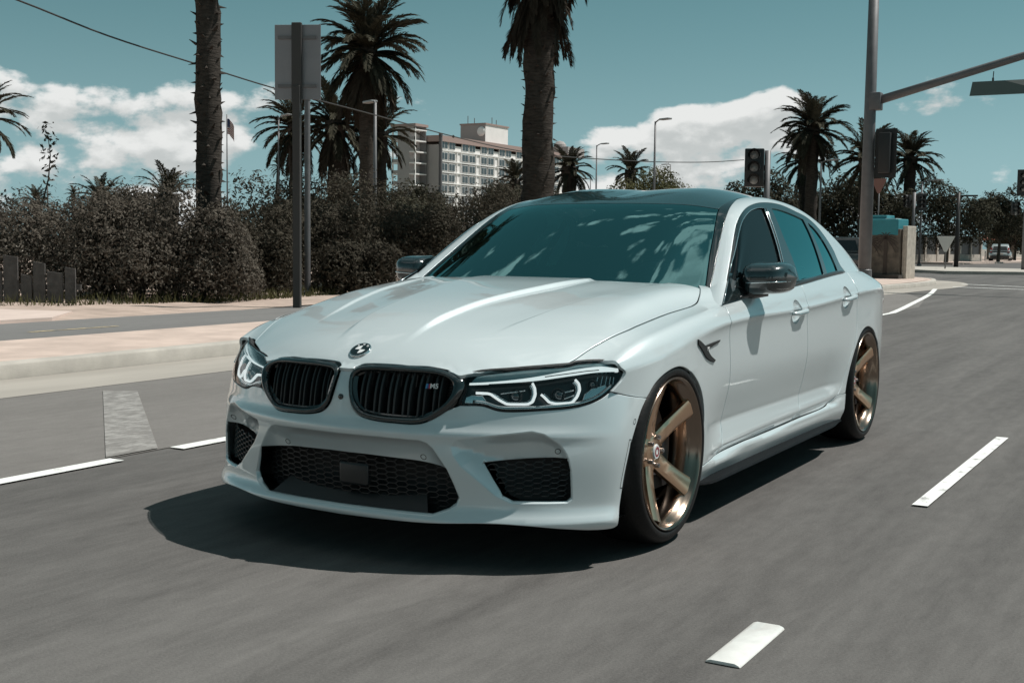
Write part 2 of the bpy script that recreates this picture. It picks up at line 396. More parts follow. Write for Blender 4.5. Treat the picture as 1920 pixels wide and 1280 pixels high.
def surfA(y, s):
    """hood / fender / door / quarter surface: y station, s 0 (centre line) .. 1 (sill)"""
    y = np.asarray(y, float); s = np.asarray(s, float)
    y, s = np.broadcast_arrays(y, s); sh = y.shape; y = y.ravel(); s = s.ravel()
    pts = sect(y)
    XX = np.stack([np.broadcast_to(p[0], y.shape) for p in pts], -1); ZZ = np.stack([np.broadcast_to(p[1], y.shape) for p in pts], -1)
    W = basis(A_S, s)
    xx = (XX*W).sum(-1); zz = (ZZ*W).sum(-1); m = (s < A_S[8]) & (y < .95)
    if m.any(): zz[m] += hood_detail(xx[m], y[m])*sst(1.0, .93, s[m]/A_S[8])
    return np.stack([xx, y, zz], -1).reshape(sh+(3,))
def s_at(y, z):
    """section parameter of the side at height z"""
    ss = np.linspace(A_S[8], 1, 400); zz = surfA(np.full(400, float(y)), ss)[:, 2]; i = np.argmax(zz); return float(np.interp(-z, -zz[i:], ss[i:]))
_bc = {}
def basis(kn, s):
    key = id(kn)
    if key not in _bc: _bc[key] = nspline(kn, np.eye(len(kn)))
    return _bc[key](s)

# front bumper: waterlines, t along the plan curve, z height
F_T = np.array([0, .16, .30, .44, .57, .69, .79, .89, 1.0])
_fz = [.10, .15, .27, .40, .55, .66, .76]
_fp = [
 [(0,-.775),(.25,-.765),(.45,-.730),(.61,-.670),(.725,-.590),(.815,-.495),(.872,-.42),(.900,-.35),(.915,-.2)],
 [(0,-.800),(.25,-.788),(.45,-.750),(.615,-.685),(.735,-.605),(.828,-.507),(.884,-.43),(.908,-.36),(.922,-.2)],
 [(0,-.832),(.25,-.812),(.45,-.760),(.618,-.690),(.75,-.602),(.846,-.503),(.898,-.425),(.918,-.345),(.930,-.2)],
 [(0,-.850),(.25,-.825),(.45,-.765),(.62,-.685),(.76,-.588),(.862,-.485),(.912,-.40),(.930,-.31),(.938,-.2)],
 [(0,-.832),(.25,-.805),(.45,-.741),(.62,-.655),(.766,-.549),(.872,-.440),(.916,-.352),(.932,-.275),(.940,-.2)],
 [(0,-.803),(.25,-.777),(.45,-.711),(.62,-.615),(.760,-.510),(.857,-.408),(.900,-.333),(.920,-.267),(.934,-.2)],
 [(0,-.722),(.25,-.692),(.45,-.622),(.60,-.540),(.72,-.450),(.820,-.362),(.867,-.302),(.895,-.250),(.914,-.2)]]
_FX = nspline(_fz, np.array([[p[0] for p in r] for r in _fp])); _FY = nspline(_fz, np.array([[p[1] for p in r] for r in _fp]))
def surfF(t, z):
    t = np.asarray(t, float); z = np.asarray(z, float); t, z = np.broadcast_arrays(t, z)
    W = basis(F_T, np.abs(t))
    return np.stack([(_FX(z)*W).sum(-1)*np.sign(t+1e-12), (_FY(z)*W).sum(-1), z], -1)

# greenhouse: y station, s 0 (centre line) .. 1 (below belt)
G_zc = nspline([.45, .62, .85, 1.1, 1.32, 1.5, 1.8, 2.1, 2.5, 3.0, 3.5, 3.9], [.865, .968, 1.102, 1.240, 1.341, 1.388, 1.432, 1.438, 1.405, 1.270, 1.09, .94])
G_xe = nspline([.45, .81, 1.1, 1.408, 1.8, 2.3, 2.8, 3.3, 3.9], [.825, .747, .670, .598, .580, .573, .55, .55, .57])
G_ze = nspline([.45, .81, 1.1, 1.408, 1.6, 1.8, 2.1, 2.5, 2.9, 3.3, 3.9], [.725, .955, 1.145, 1.318, 1.367, 1.388, 1.388, 1.332, 1.175, 1.00, .83])
G_xb = nspline([.4, .8, 1.5, 2.2, 2.8, 3.2, 3.6, 3.9], [.868, .876, .880, .876, .858, .835, .79, .74])
G_zb = nspline([.4, .69, 1.8, 2.68, 3.0, 3.3, 3.9], [.885, .904, .958, 1.000, .985, .935, .74])
def glass_x(y, z):
    w = z-G_zb(y); return G_xb(y)-.36*w-.42*w*w
G_S = np.array([0, .10, .20, .30, .38, .44, .50, .56, .62, .70, .80, .90, 1.0])
def surfG(y, s):
    y = np.asarray(y, float); s = np.asarray(s, float); y, s = np.broadcast_arrays(y, s); sh = y.shape; y = y.ravel(); s = s.ravel()
    zc = G_zc(y); xe = G_xe(y); ze = G_ze(y); pts = []
    b = sst(1.35, 1.6, y)
    for q in (0, .28, .56, .80, 1.0):
        z = zc-(zc-ze)*(.55*q**2+.45*q**4)
        bub = .012*b*(np.exp(-((q-.55)/.28)**2)-.75*np.exp(-(q/.22)**2))
        pts.append((xe*q, z+bub))
    zb = G_zb(y)
    zt = np.maximum(ze-.040, zb+.02); xt = glass_x(y, zt); xt = np.maximum(xt, xe+.03)
    k = 1-sst(1.3, 1.7, y)
    pts.append((xe+.45*(xt-xe), ze-(.10+.10*k)*(ze-zt)))
    pts.append((xe+.80*(xt-xe), ze-(.42+.12*k)*(ze-zt)))
    pts.append((xt, zt))
    for q in (.13, .35, .65, 1.0, 1.35):
        z = zt+(zb-zt)*q; pts.append((np.maximum(glass_x(y, z), xt), z))
    XX = np.stack([p[0]+0*y for p in pts], -1); ZZ = np.stack([p[1]+0*y for p in pts], -1)
    W = basis(G_S, s)
    return np.stack([(XX*W).sum(-1), y, (ZZ*W).sum(-1)], -1).reshape(sh+(3,))
# ---------------------------------------------------------------- surfaces
def asphalt(name, c0, c1, streak=.85):
    m = bpy.data.materials.new(name); m.use_nodes = True; nt = m.node_tree; b = nt.nodes['Principled BSDF']; N = nt.nodes.new; L = nt.links.new; MATS[name] = m
    tc = N('ShaderNodeTexCoord'); 
    def noise(scale, st=(1, 1, 1), det=6, rough=.6):
        mp = N('ShaderNodeMapping'); mp.inputs['Scale'].default_value = st; L(tc.outputs['Object'], mp.inputs[0])
        n = N('ShaderNodeTexNoise'); n.inputs['Scale'].default_value = scale; n.inputs['Detail'].default_value = det; n.inputs['Roughness'].default_value = rough; L(mp.outputs[0], n.inputs['Vector']); return n.outputs[0]
    def madd(a, k, c):
        n = N('ShaderNodeMath'); n.operation = 'MULTIPLY_ADD'; L(a, n.inputs[0]); n.inputs[1].default_value = k
        if isinstance(c, (int, float)): n.inputs[2].default_value = c
        else: L(c, n.inputs[2])
        return n.outputs[0]
    big = noise(.35, (1, .35, 1)); wear = noise(3.2, (1, .06, 1), 6, .65); fine = noise(110, det=4, rough=.75); mid = noise(14, (1, .30, 1), 7, .72)
    f = madd(big, 1.0, madd(wear, streak*1.5, madd(mid, .9, madd(fine, 1.1, -.5*(1.0+streak*1.5+.9+1.1)+.5))))
    cl = N('ShaderNodeClamp'); L(f, cl.inputs[0])
    mx = N('ShaderNodeMix'); mx.data_type = 'RGBA'; L(cl.outputs[0], mx.inputs[0]); mx.inputs[6].default_value = (*c0, 1); mx.inputs[7].default_value = (*c1, 1)
    # tar seams and cracks
    vo = N('ShaderNodeTexVoronoi'); vo.feature = 'DISTANCE_TO_EDGE'; vo.inputs['Scale'].default_value = .22; 
    dm = N('ShaderNodeMapping'); dm.inputs['Scale'].default_value = (1, .45, 1); L(tc.outputs['Object'], dm.inputs[0])
    dn = N('ShaderNodeTexNoise'); dn.inputs['Scale'].default_value = 1.6; dn.inputs['Detail'].default_value = 5; L(tc.outputs['Object'], dn.inputs['Vector'])
    va = N('ShaderNodeVectorMath'); va.operation = 'MULTIPLY_ADD'; L(dn.outputs['Color'], va.inputs[0]); va.inputs[1].default_value = (.9, .9, 0); L(dm.outputs[0], va.inputs[2]); L(va.outputs[0], vo.inputs['Vector'])
    cr_ = N('ShaderNodeMapRange'); cr_.inputs[1].default_value = .0015; cr_.inputs[2].default_value = .006; cr_.inputs[3].default_value = .93; cr_.inputs[4].default_value = 1; L(vo.outputs['Distance'], cr_.inputs[0])
    m2 = N('ShaderNodeMix'); m2.data_type = 'RGBA'; m2.blend_type = 'MULTIPLY'; m2.inputs[0].default_value = 1; L(mx.outputs[2], m2.inputs[6]); L(cr_.outputs[0], m2.inputs[7])
    L(m2.outputs[2], b.inputs['Base Color']); b.inputs['Roughness'].default_value = .82; b.inputs['Specular IOR Level'].default_value = .3
    bp = N('ShaderNodeBump'); bp.inputs['Strength'].default_value = .5; bp.inputs['Distance'].default_value = .004; L(fine, bp.inputs['Height']); L(bp.outputs[0], b.inputs['Normal'])
    return m
def worn_paint(name, col, wear=.35, under=(.11, .108, .105)):
    m = bpy.data.materials.new(name); m.use_nodes = True; nt = m.node_tree; b = nt.nodes['Principled BSDF']; N = nt.nodes.new; L = nt.links.new; MATS[name] = m
    tc = N('ShaderNodeTexCoord'); mp = N('ShaderNodeMapping'); mp.inputs['Scale'].default_value = (1, .5, 1); L(tc.outputs['Object'], mp.inputs[0])
    n = N('ShaderNodeTexNoise'); n.inputs['Scale'].default_value = 14; n.inputs['Detail'].default_value = 9; n.inputs['Roughness'].default_value = .72; L(mp.outputs[0], n.inputs['Vector'])
    r = N('ShaderNodeMapRange'); r.inputs[1].default_value = wear-.06; r.inputs[2].default_value = wear+.10; L(n.outputs[0], r.inputs[0])
    mx = N('ShaderNodeMix'); mx.data_type = 'RGBA'; L(r.outputs[0], mx.inputs[0]); mx.inputs[6].default_value = (*under, 1); mx.inputs[7].default_value = (*col, 1); L(mx.outputs[2], b.inputs['Base Color']); b.inputs['Roughness'].default_value = .75
    return m
def sheet(name, pts, z, material, parent=None, kind='structure'):
    o = mesh(name, [(x, y, z) for x, y in pts], [tuple(range(len(pts)))], material, parent)
    if kind and not parent: o['kind'] = kind
    return o
A_ROAD = asphalt('road_asphalt', (.056, .053, .051), (.152, .146, .139)); A_SIDE = asphalt('shoulder_asphalt', (.120, .113, .106), (.210, .199, .188), .5); A_PATH = asphalt('path_asphalt', (.13, .128, .125), (.20, .196, .19), .3)
CONC = mat('kerb_concrete', (.40, .375, .335), .85, var=.16, vscale=3, bump=.2, bscale=120)
SIDEW = mat('sidewalk_concrete', (.50, .40, .345), .88, var=.17, vscale=2.6, bump=.2, bscale=150)
SAND = mat('dry_earth', (.40, .315, .265), .95, var=.25, vscale=2.2, bump=.5, bscale=40)
WHITE = worn_paint('road_paint_white', (.74, .75, .73), .36); FADED = worn_paint('road_paint_faded', (.31, .30, .285), .50, (.185, .176, .166)); YELLOW = worn_paint('road_paint_yellow', (.55, .44, .25), .47, (.15, .145, .14))
def build_ground():
    g = sheet('ground', [(-1500, -1500), (1500, -1500), (1500, 1500), (-1500, 1500)], -.02, mat('far_ground', (.24, .21, .175), .95, var=.3, vscale=.05)); g['kind'] = 'structure'
    road = sheet('road', [(-5.0, -60), (60, -60), (60, 160), (-60, 160), (-60, 66), (-12, 66), (-12.5, 43), (-60, 43), (-60, 42), (-9, 41.9), (-5.4, 40), (-4.55, 36), (-4.75, 30), (-5.0, 24)], .0, A_ROAD)
    sheet('shoulder_lane', [(-4.75, -60), (-2.215, -60), (-2.215, 20), (-2.9, 24), (-4.6, 29), (-4.75, 24)], .004, A_SIDE)
    # kerb with its gutter, running away on the left and round the corner
    line = [(-5.62, -60), (-5.62, -20), (-5.62, 3), (-5.66, 8), (-5.60, 16), (-5.2, 24), (-4.95, 29), (-4.75, 33), (-4.95, 36), (-5.8, 39), (-7.6, 41), (-12, 41.9), (-60, 42)]
    c = cr(line, 6)
    t = np.gradient(c, axis=0); t /= np.linalg.norm(t, axis=1, keepdims=True); n = np.stack([-t[:, 1], t[:, 0]], -1)   # n points away from the road
    def strip(name, prof, material):
        V = [(p[0]+m[0]*a, p[1]+m[1]*a, z) for p, m in zip(c, n) for a, z in prof]; k = len(prof)
        F = [(i*k+j, i*k+j+1, (i+1)*k+j+1, (i+1)*k+j) for i in range(len(c)-1) for j in range(k-1)]
        o = mesh(name, V, F, material, None, sharp=50); o['kind'] = 'structure'; return o
    strip('gutter', [(-.95, .0065), (-.30, .010), (-.005, .006)], mat('gutter_concrete', (.33, .305, .27), .85, var=.18, vscale=1.2, stretch=(1, .2, 1)))
    strip('kerb', [(0, -.02), (.005, .115), (.02, .132), (.15, .135), (.155, .10)], CONC)
    strip('sidewalk', [(.155, .128), (.8, .133), (1.90, .128), (1.95, .06)], SIDEW)
    P = [(-7.50, -60), (-7.50, 45), (-10.25, 45), (-10.25, -60)]
    path = sheet('path', P, .066, A_PATH)
    for k in range(-3, 9): mesh('path_dash', [(-8.93, k*5.2-.2, .070), (-8.85, k*5.2-.2, .070), (-8.85, k*5.2+1.1, .070), (-8.93, k*5.2+1.1, .070)], [(0, 1, 2, 3)], YELLOW, path)
    # sandy verge with an uneven surface
    xs = np.linspace(-10.2, -60, 60); ys = np.linspace(-40, 60, 120); r = np.random.RandomState(3); V = []
    for x in xs:
        for y in ys: V.append((x, y, .058+(.05*r.rand() if x < -10.6 else .015*r.rand())+.02*math.sin(x*1.3+y*.7)))
    o = mesh('verge', V, [(i*120+j, i*120+j+1, (i+1)*120+j+1, (i+1)*120+j) for i in range(59) for j in range(119)], SAND, None, smooth=True); o['kind'] = 'structure'
    # lighter apron where a drive crosses the verge
    M = MB(); M.prism([(-10.3, 2.5), (-10.3, 6.5), (-11.2, 7.6), (-12.6, 7.2), (-14.5, 5.0), (-16, 1.0), (-16, -3), (-10.3, -3)], .0, .108, 'xy'); M.build('driveway', mat('pale_concrete', (.56, .46, .41), .85, var=.10, vscale=2))['kind'] = 'structure'
    # corner island behind the kerb return
    sheet('corner_pad', [(-5.05, 28), (-4.95, 33), (-5.2, 36), (-6.2, 38.6), (-9, 40.6), (-14, 41.5), (-14, 20), (-5.7, 20)], .139, SIDEW)
    # ------------------------------------------------ markings
    def quad(name, p, material, z=.0085, parent=road): return mesh(name, [(x, y, z) for x, y in p], [tuple(range(len(p)))], material, parent)
    w = .052
    for y0, y1 in ((-30, -8), (-6.5, .10), (.52, 9), (9.6, 17.5)): quad('edge_line', [(-2.15-w, y0), (-2.15+w, y0), (-2.15+w, y1), (-2.15-w, y1)], WHITE)
    cv = cr([(-2.15, 17.5), (-2.30, 18.8), (-2.62, 21.3), (-3.32, 26.6), (-4.05, 31.2)], 6)
    V = [(p[0]+s*.06, p[1], .0085) for p in cv for s in (-1, 1)]; mesh('edge_line', V, [(2*i, 2*i+1, 2*i+3, 2*i+2) for i in range(len(cv)-1)], WHITE, road)
    for k in range(-5, 8):
        y0 = 1.22+k*7.3; quad('lane_dash', [(1.615-.034, y0), (1.615+.034, y0), (1.63+.034, y0+2.31), (1.63-.034, y0+2.31)], WHITE)
    for k in range(0, 3): quad('lane_dash', [(5.2, 3.0+k*7.3), (5.28, 3.0+k*7.3), (5.28, 5.3+k*7.3), (5.2, 5.3+k*7.3)], WHITE)
    quad('diagonal_mark', [(-4.42, 2.05), (-4.20, 2.18), (-2.23, .46), (-2.23, .10)], FADED, .0095)
    quad('stop_line', [(-4.0, 33.4), (1.5, 31.4), (1.5, 31.6), (-4.0, 33.65)], WHITE); quad('stop_line', [(-4.3, 36.6), (1.5, 32.9), (1.5, 33.1), (-4.3, 36.85)], WHITE)
    for a, b_ in (((-12, 50), (-6.4, 47.5)), ((-14, 56), (-7.4, 52)), ((-12, 48), (-6, 45.8))): quad('cross_line', [a, b_, (b_[0], b_[1]+.3), (a[0], a[1]+.3)], FADED)
    # ------------------------------------------------ far side of the crossing
    def slab(name, pts, h, material):
        M = MB(); M.prism(pts, -.02, h, 'xy'); o = M.build(name, material); o['kind'] = 'structure'; return o
    slab('traffic_island', [(-7.6, 52), (-4.3, 54), (-3.0, 60), (-6, 63), (-12, 64.5), (-18, 66), (-14, 60)], .14, CONC)
    slab('far_sidewalk', [(-13, 84), (-40, 84), (-40, 87), (-16.5, 87), (-13.2, 104), (-10.5, 160), (-9, 160), (-11.5, 104)], .13, SIDEW)
    slab('far_plot', [(-41, 88), (-17.0, 88), (-13.6, 104), (-11.5, 170), (-41, 170)], .10, SAND)
build_ground()
# ---------------------------------------------------------------- foliage
def leaf_mat(name, c0, c1, trans=.25):
    m = bpy.data.materials.new(name); m.use_nodes = True; nt = m.node_tree; b = nt.nodes['Principled BSDF']; N = nt.nodes.new; L = nt.links.new; MATS[name] = m
    g = N('ShaderNodeNewGeometry'); tc = N('ShaderNodeTexCoord'); n = N('ShaderNodeTexNoise'); n.inputs['Scale'].default_value = 1.8; n.inputs['Detail'].default_value = 3; L(tc.outputs['Object'], n.inputs['Vector'])
    a = N('ShaderNodeMath'); a.operation = 'MULTIPLY_ADD'; L(g.outputs['Random Per Island'], a.inputs[0]); a.inputs[1].default_value = .6; 
    a2 = N('ShaderNodeMath'); a2.operation = 'MULTIPLY_ADD'; L(n.outputs[0], a2.inputs[0]); a2.inputs[1].default_value = 1.3; a2.inputs[2].default_value = -.45; L(a2.outputs[0], a.inputs[2])
    mx = N('ShaderNodeMix'); mx.data_type = 'RGBA'; mx.clamp_factor = True; L(a.outputs[0], mx.inputs[0]); mx.inputs[6].default_value = (*c0, 1); mx.inputs[7].default_value = (*c1, 1); L(mx.outputs[2], b.inputs['Base Color'])
    b.inputs['Roughness'].default_value = .85; b.inputs['Specular IOR Level'].default_value = .12
    tr = N('ShaderNodeBsdfTranslucent'); L(mx.outputs[2], tr.inputs[0]); ms = N('ShaderNodeMixShader'); ms.inputs[0].default_value = trans; L(b.outputs[0], ms.inputs[1]); L(tr.outputs[0], ms.inputs[2])
    L(ms.outputs[0], nt.nodes['Material Output'].inputs[0]); return m
LEAF = leaf_mat('hedge_leaf', (.036, .031, .023), (.090, .080, .061)); DUSTY = leaf_mat('dusty_leaf', (.075, .065, .053), (.150, .132, .108)); LEAF2 = leaf_mat('tree_leaf', (.022, .023, .016), (.085, .080, .055)); OLIVE = leaf_mat('olive_leaf', (.05, .052, .026), (.15, .145, .07)); PALM = leaf_mat('palm_leaf', (.022, .022, .016), (.085, .080, .056), .15); DEAD = leaf_mat('dead_frond', (.030, .025, .019), (.080, .066, .050), .1)
BARK = mat('bark', (.085, .070, .056), .9, var=.35, vscale=6, bump=.8, bscale=18); PBARK = mat('palm_bark', (.052, .045, .039), .95, spec=.1, var=.45, vscale=5, bump=1.0, bscale=7, stretch=(1, 1, 4.5))
def quick(name, V, nq, material, parent=None):
    """V: (n*4,3) array of quads"""
    me = bpy.data.meshes.new(name); me.vertices.add(len(V)); me.vertices.foreach_set('co', np.asarray(V, np.float32).ravel())
    me.loops.add(nq*4); me.loops.foreach_set('vertex_index', np.arange(nq*4, dtype=np.int32)); me.polygons.add(nq)
    me.polygons.foreach_set('loop_start', np.arange(0, nq*4, 4, dtype=np.int32)); me.polygons.foreach_set('loop_total', np.full(nq, 4, np.int32)); me.update(calc_edges=True); me.validate()
    return link(name, me, parent, material)
def leaves(n, blobs, size, seed, flat=.0):
    r = np.random.RandomState(seed); B = np.array([b[0]+b[1] for b in blobs], float)
    wt = (B[:, 3]*B[:, 4]+B[:, 3]*B[:, 5]+B[:, 4]*B[:, 5]); i = r.choice(len(B), n, p=wt/wt.sum())
    d = norm3(r.normal(size=(n, 3))); d[:, 2] = np.where(d[:, 2] < -.55, -d[:, 2], d[:, 2])
    ph = np.array([(k*12.9) % 6.28 for k in range(len(B))])[i]
    lump = 1+.16*np.sin(d[:, 0]*7+ph)*np.sin(d[:, 1]*6+1.7*ph)+.10*np.sin(d[:, 2]*11+d[:, 0]*9+ph)
    rad = lump*(1-.34*r.rand(n)**2.2)*(1+.05*r.normal(size=n))
    c = B[i, :3]+d*B[i, 3:]*rad[:, None]
    nr = norm3(d+.55*r.normal(size=(n, 3))); t = norm3(np.cross(nr, r.normal(size=(n, 3)))); b = np.cross(nr, t); s = size*(.6+.8*r.rand(n))[:, None]
    return np.stack([c-t*s, c+b*s*.42, c+t*s, c-b*s*.42], 1).reshape(-1, 3)
def shrub_mesh(seed, w, d, h, n, size):
    r = random.Random(seed); bl = []
    for k in range(11):
        a = r.uniform(0, 6.28); q = math.sqrt(r.random())*.62; x, y = math.cos(a)*q*w, math.sin(a)*q*d; hz = h*r.uniform(.26, .40); rr = r.uniform(.26, .42)
        bl.append([[x, y, r.uniform(.30, .98-hz/h)*h*.98], [w*rr, d*rr, hz]])
    bl.append([[0, 0, h*.42], [w*.62, d*.62, h*.42]])
    for k in range(6): a = k*1.05+seed; bl.append([[math.cos(a)*w*.55, math.sin(a)*d*.55, h*.20], [w*.34, d*.34, h*.26]])
    return leaves(n, bl, size, seed)
shr = []
def shrub(x, y, w, d, h, seed, label, group, n=5200, size=.085, material=None, rz=0.):
    o = empty('shrub', (x, y, .05), rz); tag(o, label, 'shrub', group)
    quick('foliage', shrub_mesh(seed, w, d, h, n, size), n, material or LEAF, o)
    M = MB(); r = random.Random(seed)
    for k in range(5):
        a = r.uniform(0, 6.28); M.tube([(0, 0, -.05), (math.cos(a)*w*.18, math.sin(a)*d*.18, h*.3), (math.cos(a)*w*.4, math.sin(a)*d*.4, h*.68)], [.06, .045, .02], 6)
    M.build('stem', BARK, o); return o
def branchy_tree(x, y, h, r_, seed, label, group, n=4200, size=.20, material=None, base=.25, name='tree', cat='tree', sx=1., zs=1.):
    o = empty(name, (x, y, 0)); tag(o, label, cat, group); rr = random.Random(seed); bl = []; M = MB(); M.tube([(0, 0, -.1), (.05, .03, h*.25), (rr.uniform(-.2, .2), rr.uniform(-.2, .2), h*.55)], [.045*h*.55, .035*h*.5, .022*h*.5], 10)
    for k in range(12):
        a = rr.uniform(0, 6.28); q = math.sqrt(rr.random())*.72; cx, cy = math.cos(a)*q*r_*sx, math.sin(a)*q*r_; hz = (h*(1-base))*rr.uniform(.17, .27)*zs; cz = rr.uniform(h*base+hz*.6, h-hz) if q < .5 else rr.uniform(h*base+hz*.6, h*.86-hz)
        bl.append([[cx, cy, cz], [r_*rr.uniform(.28, .42)*sx, r_*rr.uniform(.28, .42), hz]])
        M.tube([(0, 0, h*.3), (cx*.5, cy*.5, (cz+h*.3)*.5), (cx, cy, cz)], [.012*h, .009*h, .004*h], 6)
    bl.append([[0, 0, h*(base+1)/2], [r_*.55*sx, r_*.55, h*(1-base)*.36]])
    quick('crown', leaves(n, bl, size, seed), n, material or LEAF2, o); M.build('trunk', BARK, o); return o
HG = 'shrubs of the roadside hedge'
def build_hedge():
    spec = [(-16.6, 8.2, 2.0, 1.6, 1.45, 'dusty shrub cut by the left edge of the picture'), (-14.9, 9.9, 1.9, 1.5, 2.0, 'broad rounded shrub left of the slim palm trunk'), (-13.6, 11.1, 1.7, 1.5, 2.28, 'tallest dusty shrub at the foot of the slim palm trunk'),
            (-12.6, 11.8, 1.1, 1.1, 1.75, 'rounded shrub right of the slim palm trunk, in front of the dark hedge'), (-15.4, 12.4, 1.7, 1.5, 2.25, 'shrub standing behind the tall dusty shrub, below the slim palm'), (-14.9, 15.6, 1.6, 1.6, 2.05, 'dark shrub in the hedge left of the grey sign post'),
            (-14.2, 17.2, 1.6, 1.6, 2.15, 'dark shrub in the hedge behind the grey sign post'), (-13.6, 19.2, 1.7, 1.6, 2.05, 'dark shrub in the hedge right of the grey sign post'), (-13.0, 21.4, 1.7, 1.6, 2.10, 'dark shrub in the hedge above the car\'s far mirror'),
            (-12.6, 23.8, 1.7, 1.6, 2.25, 'dark shrub in the hedge beside the thick palm trunk'), (-12.0, 15.2, 1.0, .9, 1.15, 'low shrub at the foot of the hedge behind the bonnet'), (-13.2, 13.6, 1.1, 1.0, 1.55, 'dark gap-filling shrub between the dusty shrubs and the hedge'),
            (-12.3, 26.8, 1.8, 1.7, 2.3, 'far shrub of the hedge just above the windscreen')]
    for k, (x, y, w, d, h, lab) in enumerate(spec): shrub(x, y, w, d, h, 40+k, lab, HG, n=24000 if k < 5 else 15000, size=.034 if k < 5 else .040, material=DUSTY if k < 5 else LEAF, rz=k*.7)
    for k, (x, y, w, h, lab) in enumerate(((-17.6, 19.5, 2.0, 2.9, 'tall loose shrub behind the hedge left of the tall date palm'), (-18.2, 23.5, 2.2, 3.1, 'tall loose shrub behind the hedge below the tall date palm'), (-17.0, 28.0, 2.4, 3.2, 'tall loose shrub behind the hedge right of the tall date palm'))): shrub(x, y, w, 1.8, h, 80+k, lab, 'loose shrubs behind the hedge', n=9000, size=.05)
    # two thin upright saplings poking out at the far left
    for k, (x, y, h) in enumerate(((-17.3, 10.9, 2.75), (-16.5, 11.6, 3.05))):
        o = empty('sapling', (x, y, .05)); tag(o, ('thin sapling with few leaves above the shrub at far left', 'taller thin sapling with sparse leaves beside another at far left')[k], 'sapling', 'saplings at the far left'); r = np.random.RandomState(k)
        bl = [[[.1*math.sin(z*3+k), .1*math.cos(z*2), z], [.17, .17, .20]] for z in np.linspace(h*.5, h, 7)]; quick('foliage', leaves(150, bl, .05, 5+k), 150, LEAF, o)
        M = MB(); M.tube([(.1*math.sin(z*3+k)*min(1, z), .1*math.cos(z*2)*min(1, z), z) for z in np.linspace(0, h, 8)], np.linspace(.03, .006, 8).tolist(), 6); M.build('stem', BARK, o)
    # dry grass tufts along the foot of the hedge
    r = np.random.RandomState(9); n = 9000; y = r.uniform(2, 30, n); x = -11.9-r.rand(n)**1.5*2.2-np.where(y < 12, (12-y)*.26, 0); hgt = .05+.18*r.rand(n); a = r.uniform(0, 6.28, n); w = .012
    base = np.stack([x, y, np.full(n, .05)], -1); dx = np.stack([np.cos(a), np.sin(a), 0*a], -1)*w; tip = base+np.stack([.06*r.normal(size=n), .06*r.normal(size=n), hgt], -1)
    g = quick('dry_grass', np.stack([base-dx, base+dx, tip+dx*.2, tip-dx*.2], 1).reshape(-1, 3), n, OLIVE); tag(g, 'dry grass along the foot of the hedge', 'grass', kind='stuff')
    # low dark board fence at the far left edge
    wood = mat('grey_wood', (.085, .080, .077), .85, var=.35, vscale=7, bump=.5, bscale=30)
    f = empty('board_fence', (-13.6, 8.75, .05), math.radians(33)); tag(f, 'low dark fence of uneven boards at the left edge, below the shrubs', 'fence')
    for k, (x, w, h) in enumerate(((-.62, .16, 1.02), (-.42, .13, .56), (-.22, .22, .80), (.02, .16, .50), (.22, .18, .70), (.46, .24, .55), (.70, .16, .62))):
        M = MB(); M.add([(x-w/2, -.02, -.05), (x+w/2, -.02, -.05), (x+w/2, .02, -.05), (x-w/2, .02, -.05), (x-w/2, -.02, h), (x+w/2, -.02, h-.03), (x+w/2, .02, h-.03), (x-w/2, .02, h)], [(0, 3, 2, 1), (4, 5, 6, 7), (0, 1, 5, 4), (1, 2, 6, 5), (2, 3, 7, 6), (3, 0, 4, 7)]); M.build('board', wood, f)
    M = MB(); M.box((.05, .05, .30), (1.6, .05, .09)); M.build('rail', wood, f)
build_hedge()
# ---------------------------------------------------------------- palms
def frond_mesh(el, droop, L_, seed, wid=.15, n=54):
    r = np.random.RandomState(seed); V = []; s = np.linspace(0, 1, 15); ang = el-droop*s**1.4; P = np.zeros((15, 3))
    for i in range(1, 15): P[i] = P[i-1]+np.array([math.cos(ang[i]), 0, math.sin(ang[i])])*L_/14
    def at_(f): return np.array([np.interp(f, s, P[:, k]) for k in range(3)])
    for i in range(14):   # rachis as two crossed strips
        w0, w1 = .028*(1-s[i]*.8), .028*(1-s[i+1]*.8)
        V += [P[i]+(0, -w0, 0), P[i]+(0, w0, 0), P[i+1]+(0, w1, 0), P[i+1]+(0, -w1, 0)]
        V += [P[i]+(0, 0, -w0), P[i]+(0, 0, w0), P[i+1]+(0, 0, w1), P[i+1]+(0, 0, -w1)]
    for i in range(n):
        f = .10+.89*i/(n-1); p = at_(f); a = np.interp(f, s, ang); T = np.array([math.cos(a), 0, math.sin(a)]); U = np.array([-math.sin(a), 0, math.cos(a)])
        ll = wid*L_*(.35+.9*math.sin(math.pi*min(f*.85+.12, 1))**.8)*(1+.15*r.normal())
        for sd in (-1, 1):
            dr = norm3(T*(1.0+.5*f)+np.array([0, sd, 0])*.85+U*(.35+.15*r.normal())-np.array([0, 0, .45])*1.0); q = p+dr*ll*.55; e = p+dr*ll-np.array([0, 0, .10*ll]); w = np.cross(dr, U); w = norm3(w)*.0125*L_*(.8+.4*r.rand())
            V += [p, q+w, e, q-w]
    return np.array(V)
FR = {}
